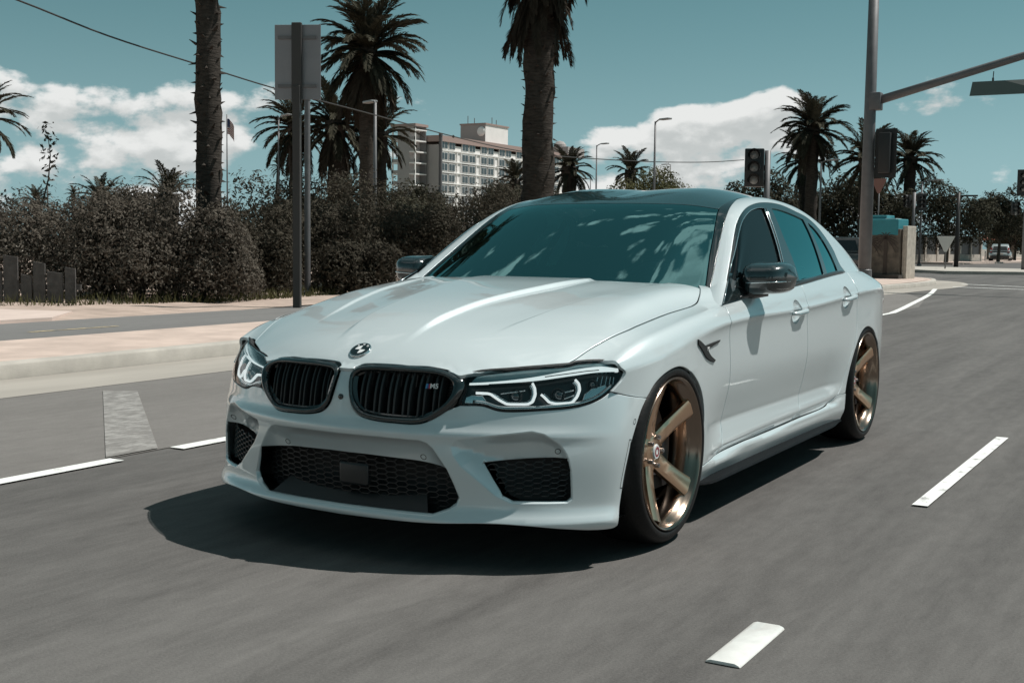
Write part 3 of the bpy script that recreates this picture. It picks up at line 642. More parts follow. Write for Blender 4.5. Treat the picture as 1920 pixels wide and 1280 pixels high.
def frond(kind, k, material, L_, parent, rz, loc, rx=0.):
    key = (kind, k, material.name)
    if key not in FR:
        el, dr = {'up': (1.38, .95), 'high': (1.02, 1.15), 'mid': (.60, 1.20), 'low': (.12, 1.05), 'hang': (-.45, .85), 'dead': (-1.05, .42)}[kind]
        v = frond_mesh(el+.12*(k-1), dr+.10*(k-1), 1., hash((kind, k)) % 1000 if False else {'up': 1, 'high': 2, 'mid': 3, 'low': 4, 'hang': 5, 'dead': 6}[kind]*10+k)
        o = quick('frond', v, len(v)//4, material); FR[key] = o.data; bpy.data.objects.remove(o)
    o = bpy.data.objects.new('frond', FR[key]); COL.objects.link(o); o.parent = parent; o.location = loc; o.rotation_euler = (rx, 0, rz); o.scale = (L_, L_, L_); return o
def palm(x, y, h, L_, r0, r1, seed, label, group, crown=(8, 11, 13, 12, 10, 0), spikes=0, skirt=0, name='palm_tree', lean=0., bulb=1.25):
    o = empty(name, (x, y, 0)); tag(o, label, 'palm', group); r = random.Random(seed); nr = np.random.RandomState(seed); n = 14; V = []; rows = 46
    for i in range(rows+1):
        f = i/rows; z = f*h; rad = r0+(r1-r0)*f
        if bulb > 1 and z > h-.9: rad *= 1+(bulb-1)*sst(h-.9, h-.2, np.array(z))
        for k in range(n):
            a = 2*math.pi*k/n; q = rad*(1+.07*math.sin(i*2.4+k*1.35*(1 if i % 2 else -1))+.05*nr.normal()); V.append((q*math.cos(a)+lean*f*f, q*math.sin(a), z))
    M = MB(); M.add(V, [(i*n+k, i*n+(k+1) % n, (i+1)*n+(k+1) % n, (i+1)*n+k) for i in range(rows) for k in range(n)]+[tuple(rows*n+k for k in range(n))]); M.build('trunk', PBARK, o, smooth=True)
    if spikes:   # cut leaf bases standing off the trunk
        M = MB()
        for i in range(spikes):
            f = (i+.5)/spikes; z = .6+f*(h-.9); a = i*2.39996; rad = r0+(r1-r0)*f; l = r.uniform(.05, .16)*min(1, rad/.25); c = Vector((math.cos(a), math.sin(a), 0)); t = Vector((-math.sin(a), math.cos(a), 0)); p = c*rad*.96+Vector((lean*f*f, 0, z)); w = r.uniform(.03, .06)
            e = p+c*l+Vector((0, 0, r.uniform(-.03, .10)))
            M.add([p-t*w, p+t*w, p+Vector((0, 0, .05)), e-t*w*.4, e+t*w*.4], [(0, 1, 4, 3), (1, 2, 4), (2, 0, 3), (3, 4, 2)])
        M.build('leaf_bases', PBARK, o)['kind'] = 'stuff'
    top = Vector((lean, 0, h)); ks = ('up', 'high', 'mid', 'low', 'hang', 'dead')
    for kd, cnt in zip(ks, crown):
        for j in range(cnt):
            rz = 2*math.pi*(j+r.random()*.6)/max(cnt, 1)+r.random(); zz = {'up': .10, 'high': .0, 'mid': -.12, 'low': -.26, 'hang': -.38, 'dead': -.55}[kd]*min(1, h/5)
            frond(kd, r.randrange(3), DEAD if kd == 'dead' else PALM, L_*r.uniform(.86, 1.1), o, rz, top+Vector((math.cos(rz)*r1*.5, math.sin(rz)*r1*.5, zz+r.uniform(-.08, .08))), r.uniform(-.15, .15))
    if skirt:
        for j in range(skirt):
            rz = j*2.4+r.random(); zz = -.8-3.0*(j/skirt)**.8
            frond('dead', r.randrange(3), DEAD, L_*r.uniform(.30, .52), o, rz, top+Vector((math.cos(rz)*r1*.9, math.sin(rz)*r1*.9, zz)), r.uniform(-.3, .3))
    return o
def build_palms():
    g = 'date palms behind the hedge'
    palm(-14.4, 13.7, 11.0, 2.5, .26, .20, 1, 'slim palm trunk rising out of the top at left, ragged with old leaf stubs', 'palms beside the road', spikes=230, crown=(6, 8, 9, 8, 6, 4))
    palm(-11.7, 22.1, 10.4, 2.9, .40, .33, 2, 'thick palm trunk in the middle with a skirt of dead fronds at the top edge', 'palms beside the road', spikes=200, crown=(6, 8, 10, 9, 8, 20), skirt=120, bulb=1.0)
    palm(-30.3, 40.4, 9.6, 2.75, .36, .34, 3, 'tallest full-crowned date palm right of the grey sign', g, crown=(11, 14, 17, 17, 16, 22), spikes=60)
    palm(-34.6, 43.7, 6.9, 2.25, .42, .42, 4, 'shorter date palm with thick trunk left of the tallest one', g, crown=(8, 11, 13, 12, 12, 12), spikes=60)
    palm(-37.6, 44.3, 6.9, 2.15, .33, .33, 5, 'date palm behind the grey sign post, fronds reaching left', g, crown=(8, 11, 12, 11, 10, 6))
    palm(-33.9, 46.4, 6.6, 1.9, .3, .3, 6, 'date palm half hidden behind the tallest palm trunk', g, crown=(6, 9, 10, 9, 9, 4))
    palm(-77.1, 88.8, 8.3, .95, .14, .12, 7, 'tiny thin-stemmed palm far off between flagpole and sign', 'far palms', crown=(8, 9, 9, 9, 9, 0), lean=.5)
    palm(-24.9, 31.9, 2.75, 1.0, .16, .14, 8, 'small palm tuft below the thick-trunked date palm', 'small palms in the hedge', crown=(6, 8, 8, 6, 0, 0))
    palm(-32.0, 56.7, 4.7, 1.3, .25, .25, 9, 'date palm left of the thick trunk, in front of the hotel', 'date palms before the hotel', crown=(7, 9, 10, 10, 9, 4))
    palm(-36.2, 71.6, 6.4, 1.75, .45, .46, 10, 'stout date palm right of the hotel', 'date palms before the hotel', crown=(8, 10, 12, 12, 12, 8))
    palm(-30.5, 69.1, 5.9, 1.5, .3, .3, 11, 'palm head rising over the olive-green round tree', 'far palms', crown=(9, 10, 8, 6, 4, 0))
    k = 'date palms across the junction'
    palm(-18.9, 70.0, 8.3, 2.35, .36, .36, 12, 'tall date palm right of the roof-side traffic signal', k, crown=(10, 13, 15, 14, 14, 8))
    palm(-22.2, 79.6, 7.2, 2.2, .36, .36, 13, 'lower date palm behind the tall one right of the signal', k, crown=(8, 11, 12, 11, 9, 2))
    palm(-14.8, 66.6, 6.3, 2.1, .36, .36, 14, 'date palm hidden behind the mast arm pole', k, crown=(8, 11, 12, 12, 10, 2))
    palm(-14.8, 78.0, 7.0, 2.05, .36, .36, 15, 'date palm right of the mast arm pole', k, crown=(9, 12, 13, 12, 11, 2))
    palm(-36.4, 25.4, 5.6, 1.6, .3, .3, 16, 'palm crown peeking in at the left edge', 'far palms', crown=(8, 9, 10, 9, 9, 0))
    palm(-55.6, 43.3, 3.2, .9, .2, .2, 17, 'small palm above the hedge at far left', 'far palms', crown=(8, 8, 8, 6, 0, 0))
    palm(-94.1, 79.1, 5.4, .8, .15, .15, 18, 'tiny round-headed palm above the hedge, right of the far lamp', 'far palms', crown=(8, 9, 9, 9, 6, 0))
    palm(-13.9, 12.1, 1.95, .55, .2, .16, 19, 'young fan palm in the hedge just left of the slim trunk', 'small palms in the hedge', crown=(8, 7, 4, 0, 0, 0))
    palm(-14.6, 11.2, 1.85, .5, .2, .16, 20, 'yellowish young palm in the hedge, leftmost tuft', 'small palms in the hedge', crown=(6, 6, 3, 0, 0, 0))
    palm(-6.0, 160, 6.5, 1.9, .3, .3, 21, 'palm at the right edge behind the far traffic signal', 'far palms', crown=(7, 9, 9, 9, 6, 0))
    rt = 'dark trees across the junction'
    for k_, (x, y, h, r_, lab) in enumerate(((-23.2, 74.1, 6.2, 3.0, 'loose dark tree below the paired palms, right of the roof-side signal'), (-18.6, 76.5, 6.6, 3.1, 'dark tree between the tall palm and the mast arm pole'), (-15.4, 72.9, 5.3, 2.6, 'dark tree behind the mast arm pole'), (-14.2, 88.0, 6.4, 3.3, 'largest dark tree right of the mast arm pole'), (-12.2, 98.5, 6.0, 2.6, 'dark tree beside the thin utility pole'), (-13.4, 116.6, 5.2, 2.8, 'rounded dark tree above the tiled hut'), (-14.3, 140.0, 5.2, 3.0, 'far rounded tree at the right end of the road'), (-24.5, 88, 6.0, 3.2, 'dark tree seen over the car roof behind the palms'), (-10.6, 131, 4.6, 2.4, 'far dark tree behind the silver hatchback'))):
        branchy_tree(x, y, h, r_, 200+k_, lab, rt, n=9000, size=.115, base=.10)
    hg = 'dark trees before the hotel'
    for k_, (x, y, h, r_, lab) in enumerate(((-31.3, 45.4, 4.6, 2.0, 'dark bushy tree at the foot of the hotel stair tower'), (-29.4, 50.5, 4.5, 2.4, 'dark bushy tree below the hotel windows'), (-27.6, 52.0, 4.2, 2.2, 'dark bushy tree left of the thick palm trunk'), (-34.0, 41.0, 3.6, 2.2, 'dark bushy tree between date palms and hotel'), (-22.0, 47.0, 3.7, 2.2, 'dark bushy tree behind the thick palm trunk'), (-22.6, 33, 3.0, 2.4, 'wide low tree over the hedge by the tallest palm'), (-26, 30.5, 2.9, 2.2, 'wide low tree over the hedge behind the sign post'))):
        branchy_tree(x, y, h, r_, 300+k_, lab, hg, n=8000, size=.085, base=.08)
    branchy_tree(-27.0, 65.6, 6.1, 3.0, 400, 'round olive-green tree with a lamp post before it', None, n=9000, size=.085, material=OLIVE, base=.2, sx=1.0)
build_palms()
# planting on the near side of the road and behind the camera: it shows as reflections in paint and glass
def build_near_side():
    g = 'roadside trees seen only as reflections'
    for k, (x, y, h, r_) in enumerate(((17, 42, 7.5, 4.0), (19, 55, 8.5, 4.5), (23, 70, 9, 5), (28, 90, 9, 5), (16, 28, 6.5, 3.5), (18, 12, 7, 4), (-4, -30, 8, 4.5), (-13, -27, 7, 4.2), (6, -33, 8, 5), (-22, -24, 8, 4.5), (16, -22, 8, 4.5))):
        branchy_tree(x, y, h, r_, 500+k, 'leafy roadside tree out of frame, seen as a reflection in the white car', g, n=2600, size=.26, base=.12)
    for k, (x, y, h) in enumerate(((15, 36, 9.5), (20, 62, 11), (-9, -24, 10), (13, 20, 9))):
        palm(x, y, h, 2.6, .36, .34, 60+k, 'roadside date palm out of frame, seen as a reflection in the white car', 'roadside palms seen only as reflections', crown=(8, 10, 12, 10, 8, 2))
build_near_side()
# ---------------------------------------------------------------- hotel far behind
def build_hotel():
    wl = mat('hotel_pale_wall', (.80, .775, .755), .9, var=.05, vscale=.4); gy = mat('hotel_shade_grey', (.36, .335, .325), .9, var=.05, vscale=.3); rf = mat('hotel_roof_band', (.34, .25, .225), .85); dk = mat('hotel_recess', (.16, .155, .155), .7); gl = mat('hotel_glass', (.05, .055, .06), .08, spec=.8); fr = mat('hotel_window_frame', (.82, .81, .79), .6)  # grey wall carries the shade of the sunless faces in its colour
    h = empty('hotel', (-181.1, 277.7, 0)); tag(h, 'pale many-storey hotel block with a stair tower, far behind the palms', 'hotel'); LEN = 76; HT = 29.4
    # local frame: y along the long front (world +Y), front faces +x
    M = MB(); M.box((-5.3, LEN/2, HT/2-1), (10.6, LEN, HT-2)); M.build('wall', wl, h)
    M = MB(); M.box((-5.3, LEN/2, HT-.4), (11.8, LEN+1.2, 1.6)); M.build('roof', rf, h)
    M = MB(); M.box((-5.3, -.05, HT/2-1), (10.6, .12, HT-2)); M.build('end_wall', gy, h)  # end face painted in the shaded grey
    M = MB(); M.box((-7.6, -3.6, 16), (3.8, 5.6, 32)); M.build('stair_tower', gy, h)
    for k in range(11):
        for x in (-4.75, -10.4): M = MB(); M.box((x, -3.6, 1.5+k*2.95), (1.86, 5.6, .34)); M.build('landing', wl, h); M = MB(); M.box((x, -6.3, 2.1+k*2.95), (1.86, .14, .9)); M.build('parapet', gy, h)
    for x in (-3.95, -11.2): M = MB(); M.box((x, -6.2, 16), (.34, .34, 32)); M.build('column', wl, h)
    for x in (-4.75, -10.4): M = MB(); M.box((x, -1.2, 16), (1.84, .3, 32)); M.build('stair_back', dk, h)
    M = MB(); M.box((-7.6, -3.6, 32.2), (8.2, 6.2, .7)); M.build('tower_roof', rf, h)
    M = MB(); M.box((-5.3, 32, HT+3.0), (8.4, 13, 5.4)); p = M.build('plant_room', wl, h); M = MB(); M.box((-5.3, 25.44, HT+3.0), (8.4, .12, 5.4)); M.build('plant_room_side', gy, p); M = MB(); M.box((-5.3, 32, HT+5.8), (8.9, 13.6, .4)); M.build('plant_room_roof', rf, p)  # near end of the plant room painted grey as its shaded side
    M = MB(); M.lathe([(0, 0), (1.0, .1), (1.4, .45)], 20, 'y', o=(-2.4, 24.8, HT+3.6)); M.build('round_disc', fr, p)
    for k, (x, y) in enumerate(((-8, 27), (-7, 29), (-4, 34), (-4, 36.5))): M = MB(); M.tube([(x, y, HT+5.8), (x, y, HT+8.4-.5*(k % 2))], .11, 6); M.build('antenna', dk, p)
    M = MB(); M.box((-5.3, 84, HT+1.6), (8, 12, 3.0)); M.build('lift_house', gy, h); M = MB(); M.lathe([(0, 2.2), (1.2, 1.9), (2.0, 1.0), (2.2, 0)], 16, 'z', o=(-5.3, 80, HT+3.0)); M.build('roof_tank', gy, h)
    # fronts: bays of two windows and one pale panel; every window its own part
    f0 = M = MB(); M.box((0, 0, 0), (.30, 3.1, 2.05)); wf = M.build('window', fr, h); M = MB(); M.box((.10, -.80, .02), (.16, 1.30, 1.80)); M.box((.10, .72, .02), (.16, 1.42, 1.80)); pn = M.build('pane', gl, wf)
    first = True
    for b in range(12):
        for s, dy in enumerate((2.2, 6.0)):
            y = b*10.2+dy+(.0 if b else -.4)
            if y > LEN-2: continue
            M = MB(); M.box((.04, y-.2, HT/2-2), (.12, 3.7, HT-5)); M.build('bay_recess', dk if s == 0 else gy, h)
            for fl in range(2, 9):
                z = 2.2+fl*2.95+1.5
                if first: o = wf; first = False
                else: o = copy_tree(wf, h)
                o.location = (.14, y, z)
        if b*10.2+8.2 < LEN: M = MB(); M.box((.10, b*10.2+8.25, HT/2-1.6), (.34, .32, HT-3.4)); M.build('fin', wl, h); M = MB(); M.box((.10, b*10.2+.15, HT/2-1.6), (.34, .28, HT-3.4)); M.build('fin', wl, h)
    for fl in range(2, 10): M = MB(); M.box((.16, LEN/2, 2.2+fl*2.95+.12), (.36, LEN-.6, .30)); M.build('floor_band', fr, h)
build_hotel()
# ---------------------------------------------------------------- poles, lamps, signals, signs
def build_street():
    galv = mat('galvanised_steel', (.15, .15, .155), .55, metal=.3, var=.12, vscale=5); dkm = mat('dark_steel', (.055, .052, .05), .55, metal=.3); blk = mat('signal_black', (.02, .02, .02), .5); lens = mat('signal_lens', (.30, .30, .29), .3, coat=.5); alu = mat('sign_back', (.27, .26, .27), .45, metal=.5, var=.06, vscale=4); grn = mat('street_sign_panel', (.085, .125, .12), .5); wht = mat('sign_white', (.55, .55, .53), .6); head = mat('lamp_head', (.3, .3, .3), .4, metal=.4)
    def lamp(x, y, h, rz, label, r=.075, arm=1.1, material=galv, drop=0.):
        o = empty('street_lamp', (x, y, 0), rz); tag(o, label, 'street lamp', 'street lamps'); M = MB(); M.tube([(0, 0, 0), (0, 0, h*.5), (0, 0, h)], [r, r*.85, r*.65], 10); M.build('pole', material, o, smooth=True)
        M = MB(); M.tube([(0, 0, h-.05), (arm*.5, 0, h+.06), (arm, 0, h+.08)], [r*.5, r*.45, r*.4], 8); M.build('arm', material, o, smooth=True)
        M = MB(); M.box((arm+.28, 0, h+.07), (.72, .30, .09)); q = M.build('lamp_head', head, o); bevel(q, .03, 2); M = MB(); M.lathe([(r*1.9, 0), (r*1.9, .12), (r*1.2, .16)], 12); M.build('base', material, o)
    rr = -.45
    lamp(-23.2, 56.0, 7.55, rr, 'tall street lamp standing over the car roof before the olive tree', arm=.5); lamp(-39.0, 81.6, 8.65, rr, 'street lamp left of the tall one over the car roof', arm=.7); lamp(-47.6, 117.1, 9.5, rr+math.pi, 'small far street lamp right of the tall one, arm pointing left', arm=.7); lamp(-54.9, 113, 7.9, rr+math.pi, 'smallest far street lamp beside the stout date palm', arm=.6)
    lamp(-71.5, 57.3, 5.15, rr, 'dark street lamp above the hedge at far left', material=dkm, arm=.9); lamp(-25.8, 34.8, 6.45, rr+math.pi, 'street lamp beside the tallest date palm trunk', arm=.15, r=.09); lamp(-37.0, 42.3, 7.0, rr, 'thin street lamp among fronds left of the sign post', arm=.6, r=.06); lamp(-13.0, 73.0, 5.1, rr, 'street lamp right of the mast arm pole', arm=.8); lamp(-17.0, 65.3, 5.9, rr, 'street lamp right of the tall far date palm', arm=.6)
    for nm, x, y, h, r, lab, m_ in (('steel_post', -12.7, 14.6, 3.9, .055, 'thin grey post right of the sign post', galv), ('steel_post', -30.2, 46.2, 6.3, .085, 'pale post before the hotel\'s near corner', galv)):
        M = MB(); M.lathe([(0, h+.02), (r, h), (r*1.1, 0), (r*1.9, 0), (r*1.9, -.02)][::-1], 12); M.lathe([(r*1.9, .0), (r*1.9, .09), (r, .12)], 12); M.lathe([(r*1.15, h-.12), (r*1.15, h+.01), (0, h+.05)], 12); o = M.build(nm, m_, sharp=40); o.location = (x, y, .05); tag(o, lab, 'post', 'bare posts')
    # big sign seen from behind, on a dark post
    o = empty('road_sign', (-9.98, 11.0, .05)); tag(o, 'large grey road sign seen from behind on a dark post', 'road sign'); o.rotation_euler = (0, 0, math.radians(24))
    M = MB(); M.box((0, 0, 1.75), (.12, .10, 3.5)); M.box((0, .0, 3.85), (.16, .06, 1.25)); q = M.build('post', dkm, o); bevel(q, .008, 1)
    M = MB(); M.box((0, .055, 3.87), (.74, .012, 1.16)); q = M.build('panel', alu, o); bevel(q, .003, 1)
    for z in (3.5, 4.25): M = MB(); M.box((0, .035, z), (.62, .03, .05)); M.build('bracket', galv, o)
    # mast arm pole
    o = empty('mast_arm_pole', (-5.50, 29.1, .13)); tag(o, 'tall grey mast arm pole at the right, its arm leaving the picture', 'signal pole')
    M = MB(); M.tube([(0, 0, 0), (0, 0, 4), (0, 0, 9.2)], [.175, .155, .125], 20); M.build('pole', galv, o, smooth=True); M = MB(); M.lathe([(.30, 0), (.30, .05), (.20, .08), (.19, .40), (.17, .42)], 20); M.build('base', galv, o, sharp=40)
    M = MB(); M.tube([(.12, 0, 4.85), (1.8, 0, 5.30), (3.8, 0, 5.83), (7.5, 0, 6.55)], [.115, .105, .095, .075], 14); M.build('arm', galv, o, smooth=True); M = MB(); M.box((.15, 0, 4.85), (.30, .34, .46)); q = M.build('arm_clamp', galv, o); bevel(q, .03, 2)
    s = empty('street_name_sign', (-2.45, 29.1, 5.18)); tag(s, 'dark street name panel hanging from the mast arm at the right edge', 'street sign'); M = MB(); M.add([(-.55, -.02, -.17), (1.9, -.02, -.17), (1.9, -.02, .18), (-.49, -.02, .18), (-.55, .02, -.17), (1.9, .02, -.17), (1.9, .02, .18), (-.49, .02, .18)], [(0, 1, 2, 3), (7, 6, 5, 4), (0, 4, 5, 1), (1, 5, 6, 2), (2, 6, 7, 3), (3, 7, 4, 0)]); M.build('panel', grn, s); 
    M = MB(); M.tube([(0, 0, .18), (0, 0, .26)], .025, 8); M.tube([(0, 0, .24), (.01, 0, .42)], .012, 8); M.tube([(1.5, 0, .18), (1.5, 0, .75)], .012, 8); M.build('hanger', dkm, s); M = MB(); M.add([(.28, -.024, .176), (1.25, -.024, .176), (1.25, -.024, -.13)], [(0, 1, 2)]); M.build('pale_glint', mat('sign_glint', (.35, .37, .36), .5), s);  # pale triangle paints a patch of reflected light on the panel
    def signal(x, y, z, rz, label, hgt=1.05, wid=.34, lenses=True, back=True, post=None):
        o = empty('traffic_signal', (x, y, z), rz); tag(o, label, 'traffic signal', 'traffic signals'); M = MB(); M.box((0, .10, 0), (wid, .22, hgt)); q = M.build('housing', blk, o); bevel(q, .02, 2)
        if back: M = MB(); M.box((0, .0, 0), (wid+.26, .012, hgt+.24)); q = M.build('backplate', blk, o); bevel(q, .004, 1)
        for k in (-1, 0, 1):
            zz = k*hgt/3.05
            M = MB(); M.lathe([(0, -.012), (.10, -.004), (.115, .02)], 20, 'y', o=(0, -.005, zz)); M.build('lens', lens, o, smooth=True)
            V = []; n = 13
            for yy in (0, -.20):
                for a in np.linspace(-.5, math.pi+.5, n): V.append((.13*math.cos(a), yy, zz+.13*math.sin(a)))
            M = MB(); M.add(V, [(i, i+1, n+i+1, n+i) for i in range(n-1)]); M.build('visor', blk, o, smooth=True, fix=False)
        if post is not None: M = MB(); M.tube([(post[0], post[1], post[2]), (post[0], post[1], post[3])], post[4], 12); M.build('post', galv, o, smooth=True); M = MB(); M.box((post[0]/2, post[1]/2+.15, 0), (abs(post[0])+.04, .10, .12)); M.build('bracket', blk, o)
        return o
    signal(-5.88, 20.95, 2.78, math.radians(16), 'black traffic signal on a grey post above the car roof', .80, .40, back=False, post=(.27, .12, -2.78+.13, .36, .065))
    signal(-5.05, 29.12, 3.62, math.radians(178), 'black traffic signal with backplate hung on the mast arm pole', 1.05, .30)
    signal(-12.75, 67.8, 3.75, math.radians(-25), 'pair-mounted far signal, left head', .72, .34, back=False, post=(.42, .1, -3.75, .5, .09)); signal(-12.0, 68.1, 3.72, math.radians(45), 'pair-mounted far signal, right head with a pale frame', .74, .36, back=True)
    signal(-5.62, 60.1, 4.35, math.radians(-5), 'far traffic signal on a pole at the right edge', 1.0, .34, post=(.12, .2, -4.35, .7, .11)); signal(-5.9, 60.0, 3.1, math.radians(30), 'small crossing signal below the far traffic signal', .62, .34, back=False)
    def tri_sign(x, y, z0, zc, r, rz, label, m_):
        o = empty('yield_sign', (x, y, z0), rz); tag(o, label, 'yield sign', 'yield signs seen from behind'); M = MB(); M.tube([(0, 0, 0), (0, 0, zc-z0+.2)], .035, 8); M.build('post', galv, o, smooth=True); M = MB(); M.prism([(-r, r*.58), (r, r*.58), (.06, -r*1.1), (-.06, -r*1.1)], -.05, -.038, 'xz'); q = M.build('panel', m_, o); q.location = (0, 0, zc-z0); bevel(q, .004, 1)
    tri_sign(-8.8, 58.4, .1, 1.45, .45, math.radians(-10), 'pale triangular yield sign on the traffic island', wht); tri_sign(-11.7, 56.7, .0, 4.2, .42, math.radians(-12), 'reddish triangular sign high beside the mast arm pole', mat('sign_red_back', (.24, .12, .10), .6))
    # utility cabinet with a painted palm mural
    o = empty('mural_cabinet', (-6.75, 36.7, .13), math.radians(-8)); tag(o, 'utility cabinet painted with brown palms under a teal top', 'cabinet'); M = MB(); M.box((0, 0, .80), (1.35, .9, 1.60)); q = M.build('body', mat('mural_ground', (.115, .095, .075), .7, var=.5, vscale=5), o); bevel(q, .02, 1)
    M = MB(); M.box((-.04, -.01, 1.66), (1.30, .92, .52)); q = M.build('teal_top', mat('mural_teal', (.03, .22, .26), .6, var=.1, vscale=3), o); bevel(q, .02, 1); M = MB(); M.box((-.18, 0, 1.98), (.72, .7, .12)); q = M.build('lid', mat('mural_teal', (0, 0, 0)), o); bevel(q, .015, 1); M = MB(); M.box((.34, -.18, 1.86), (.34, .5, .16)); M.build('white_box', mat('cabinet_white', (.62, .62, .60), .5), o); M = MB(); M.box((.78, .1, .85), (.16, .8, 1.70)); q = M.build('side_cabinet', mat('cabinet_cream', (.46, .42, .36), .7, var=.2, vscale=6), o); bevel(q, .015, 1); M = MB(); M.box((-.1, -.55, .02), (1.75, .35, .22)); M.build('plinth', mat('dark_plinth', (.05, .045, .04), .8), o)
    mp = mat('mural_palm', (.055, .042, .034), .75)
    for cx, cz in ((-.30, 1.18), (.22, 1.30)):
        M = MB()
        for k in range(13):
            a = math.radians(-35+250*k/12); P0 = np.array([cx, cz]); pts = [P0+np.array([math.cos(a), math.sin(a)])*f*.42-np.array([0, .22*f*f]) for f in np.linspace(0, 1, 5)]
            for i in range(4): d = pts[i+1]-pts[i]; nrm = np.array([-d[1], d[0]])/max(np.linalg.norm(d), 1e-6)*.026*(1-.2*i); M.add([(pts[i][0]-nrm[0], -.475, pts[i][1]-nrm[1]), (pts[i][0]+nrm[0], -.475, pts[i][1]+nrm[1]), (pts[i+1][0]+nrm[0]*.8, -.475, pts[i+1][1]+nrm[1]*.8), (pts[i+1][0]-nrm[0]*.8, -.475, pts[i+1][1]-nrm[1]*.8)], [(0, 1, 2, 3)])
        M.add([(cx-.07, -.472, .1), (cx+.07, -.472, .1), (cx+.05, -.472, cz), (cx-.05, -.472, cz)], [(0, 1, 2, 3)]); M.build('painted_palm', mp, o, fix=False)
    # flag
    o = empty('flagpole', (-60.6, 64.3, 0)); tag(o, 'thin flagpole with a drooping striped flag above the hedge', 'flagpole'); M = MB(); M.tube([(0, 0, 0), (0, 0, 10.2)], [.07, .04], 8); M.build('pole', galv, o, smooth=True)
    for k in range(13):
        M = MB(); z0 = 9.9-k*.085; V = []
        for i, f in enumerate(np.linspace(0, 1, 7)): V += [(.05+.62*f, .05*math.sin(f*9), z0-.62*f*f), (.05+.62*f, .05*math.sin(f*9), z0-.085-.62*f*f)]
        M.add(V, [(2*i, 2*i+2, 2*i+3, 2*i+1) for i in range(6)]); M.build('flag_stripe', mat('flag_red', (.25, .05, .05), .8) if k % 2 == 0 else wht, o, fix=False)
    M = MB(); V = []
    for f in np.linspace(0, .45, 4): V += [(.05+.62*f, .05*math.sin(f*9)-.012, 9.9-.62*f*f), (.05+.62*f, .05*math.sin(f*9)-.012, 9.3-.62*f*f)]
    M.add(V, [(2*i, 2*i+2, 2*i+3, 2*i+1) for i in range(3)]); M.build('flag_canton', mat('flag_blue', (.03, .05, .12), .8), o, fix=False)
    # overhead wire
    w = cr([(-13.2, 5.0, 5.12), (-14.44, 9.35, 4.97), (-15.51, 12.2, 4.90), (-16.87, 16.05, 4.93), (-18.13, 19.95, 4.94), (-20.12, 26.9, 5.02), (-22.29, 34.91, 5.06), (-23.87, 42.09, 5.12), (-24.87, 48.47, 5.29), (-25.65, 56.13, 5.62), (-26.0, 63.01, 5.95), (-26.3, 72.04, 6.51), (-26.66, 79.95, 7.16)], 5)
    M = MB(); M.tube(w, [.016+.012*i/len(w) for i in range(len(w))], 6); M.lathe([(.03, -.05), (.05, 0), (.03, .05)], 8, o=tuple(w[len(w)//2])); o = M.build('overhead_wire', dkm, smooth=True); tag(o, 'thin overhead wire sagging across the sky from upper left', 'wire')
    o = empty('utility_pole', (-11.1, 74.4, 0)); tag(o, 'thin dark utility pole with a crossarm left of the tiled hut', 'pole'); M = MB(); M.tube([(0, 0, 0), (0, 0, 4.5)], [.14, .10], 10); M.build('pole', dkm, o, smooth=True); M = MB(); M.box((.3, 0, 4.3), (1.6, .1, .1)); M.build('crossarm', dkm, o)
    # fence across the junction: pillars and low wall
    o = empty('pillar_fence', (-16.3, 86.4, .1)); tag(o, 'low cream wall with pillars and dark panels across the junction', 'fence'); d = Vector((1.5, 10.1, 0)).normalized()
    for k in range(7):
        p = d*(2.55*k); M = MB(); M.box((p.x, p.y, .95), (.30, .30, 1.9), math.atan2(d.y, d.x)); M.box((p.x, p.y, 1.93), (.38, .38, .08), math.atan2(d.y, d.x)); M.build('pillar', CONC, o)
        if k < 6:
            q = d*(2.55*k+1.275); M = MB(); M.box((q.x, q.y, .28), (2.25, .2, .56), math.atan2(d.y, d.x)); M.build('low_wall', CONC, o); M = MB(); M.box((q.x, q.y, 1.2), (2.25, .06, 1.28), math.atan2(d.y, d.x)); M.build('dark_panel', blk, o)
    # tiled hut
    o = empty('tiled_hut', (-15.6, 124, 0), .1); tag(o, 'small hut with a red tiled roof behind the silver hatchback', 'hut'); M = MB(); M.box((0, 0, 1.0), (2.6, 2.4, 2.0)); M.build('wall', mat('hut_wall', (.20, .17, .14), .9), o)
    for k in range(14): M = MB(); x = -1.9+3.8*k/13; M.tube([(x*.72, 0, 2.62), (x, -1.7, 2.0)], .13, 6); M.build('roof_tile', mat('roof_tile_red', (.34, .14, .10), .8), o); M = MB(); M.tube([(x*.72, 0, 2.62), (x, 1.7, 2.0)], .13, 6); M.build('roof_tile', mat('roof_tile_red', (.34, .14, .10), .8), o)
    M = MB(); M.box((.3, -1.24, .95), (.7, .06, 1.5)); M.build('door', mat('hut_door', (.42, .40, .37), .7), o)
    # raised white lane marker near the camera
    M = MB(); M.prism([(-.052, .0), (-.046, .007), (-.034, .011), (.034, .011), (.046, .007), (.052, .0)], -.20, .20, 'xz'); o = M.build('lane_marker', mat('marker_ceramic', (.74, .74, .71), .35, coat=.4, var=.10, vscale=16)); bevel(o, .006, 2, 20); o.location = (1.585, -1.00, .001); tag(o, 'white raised lane marker on the asphalt nearest the camera', 'lane marker')
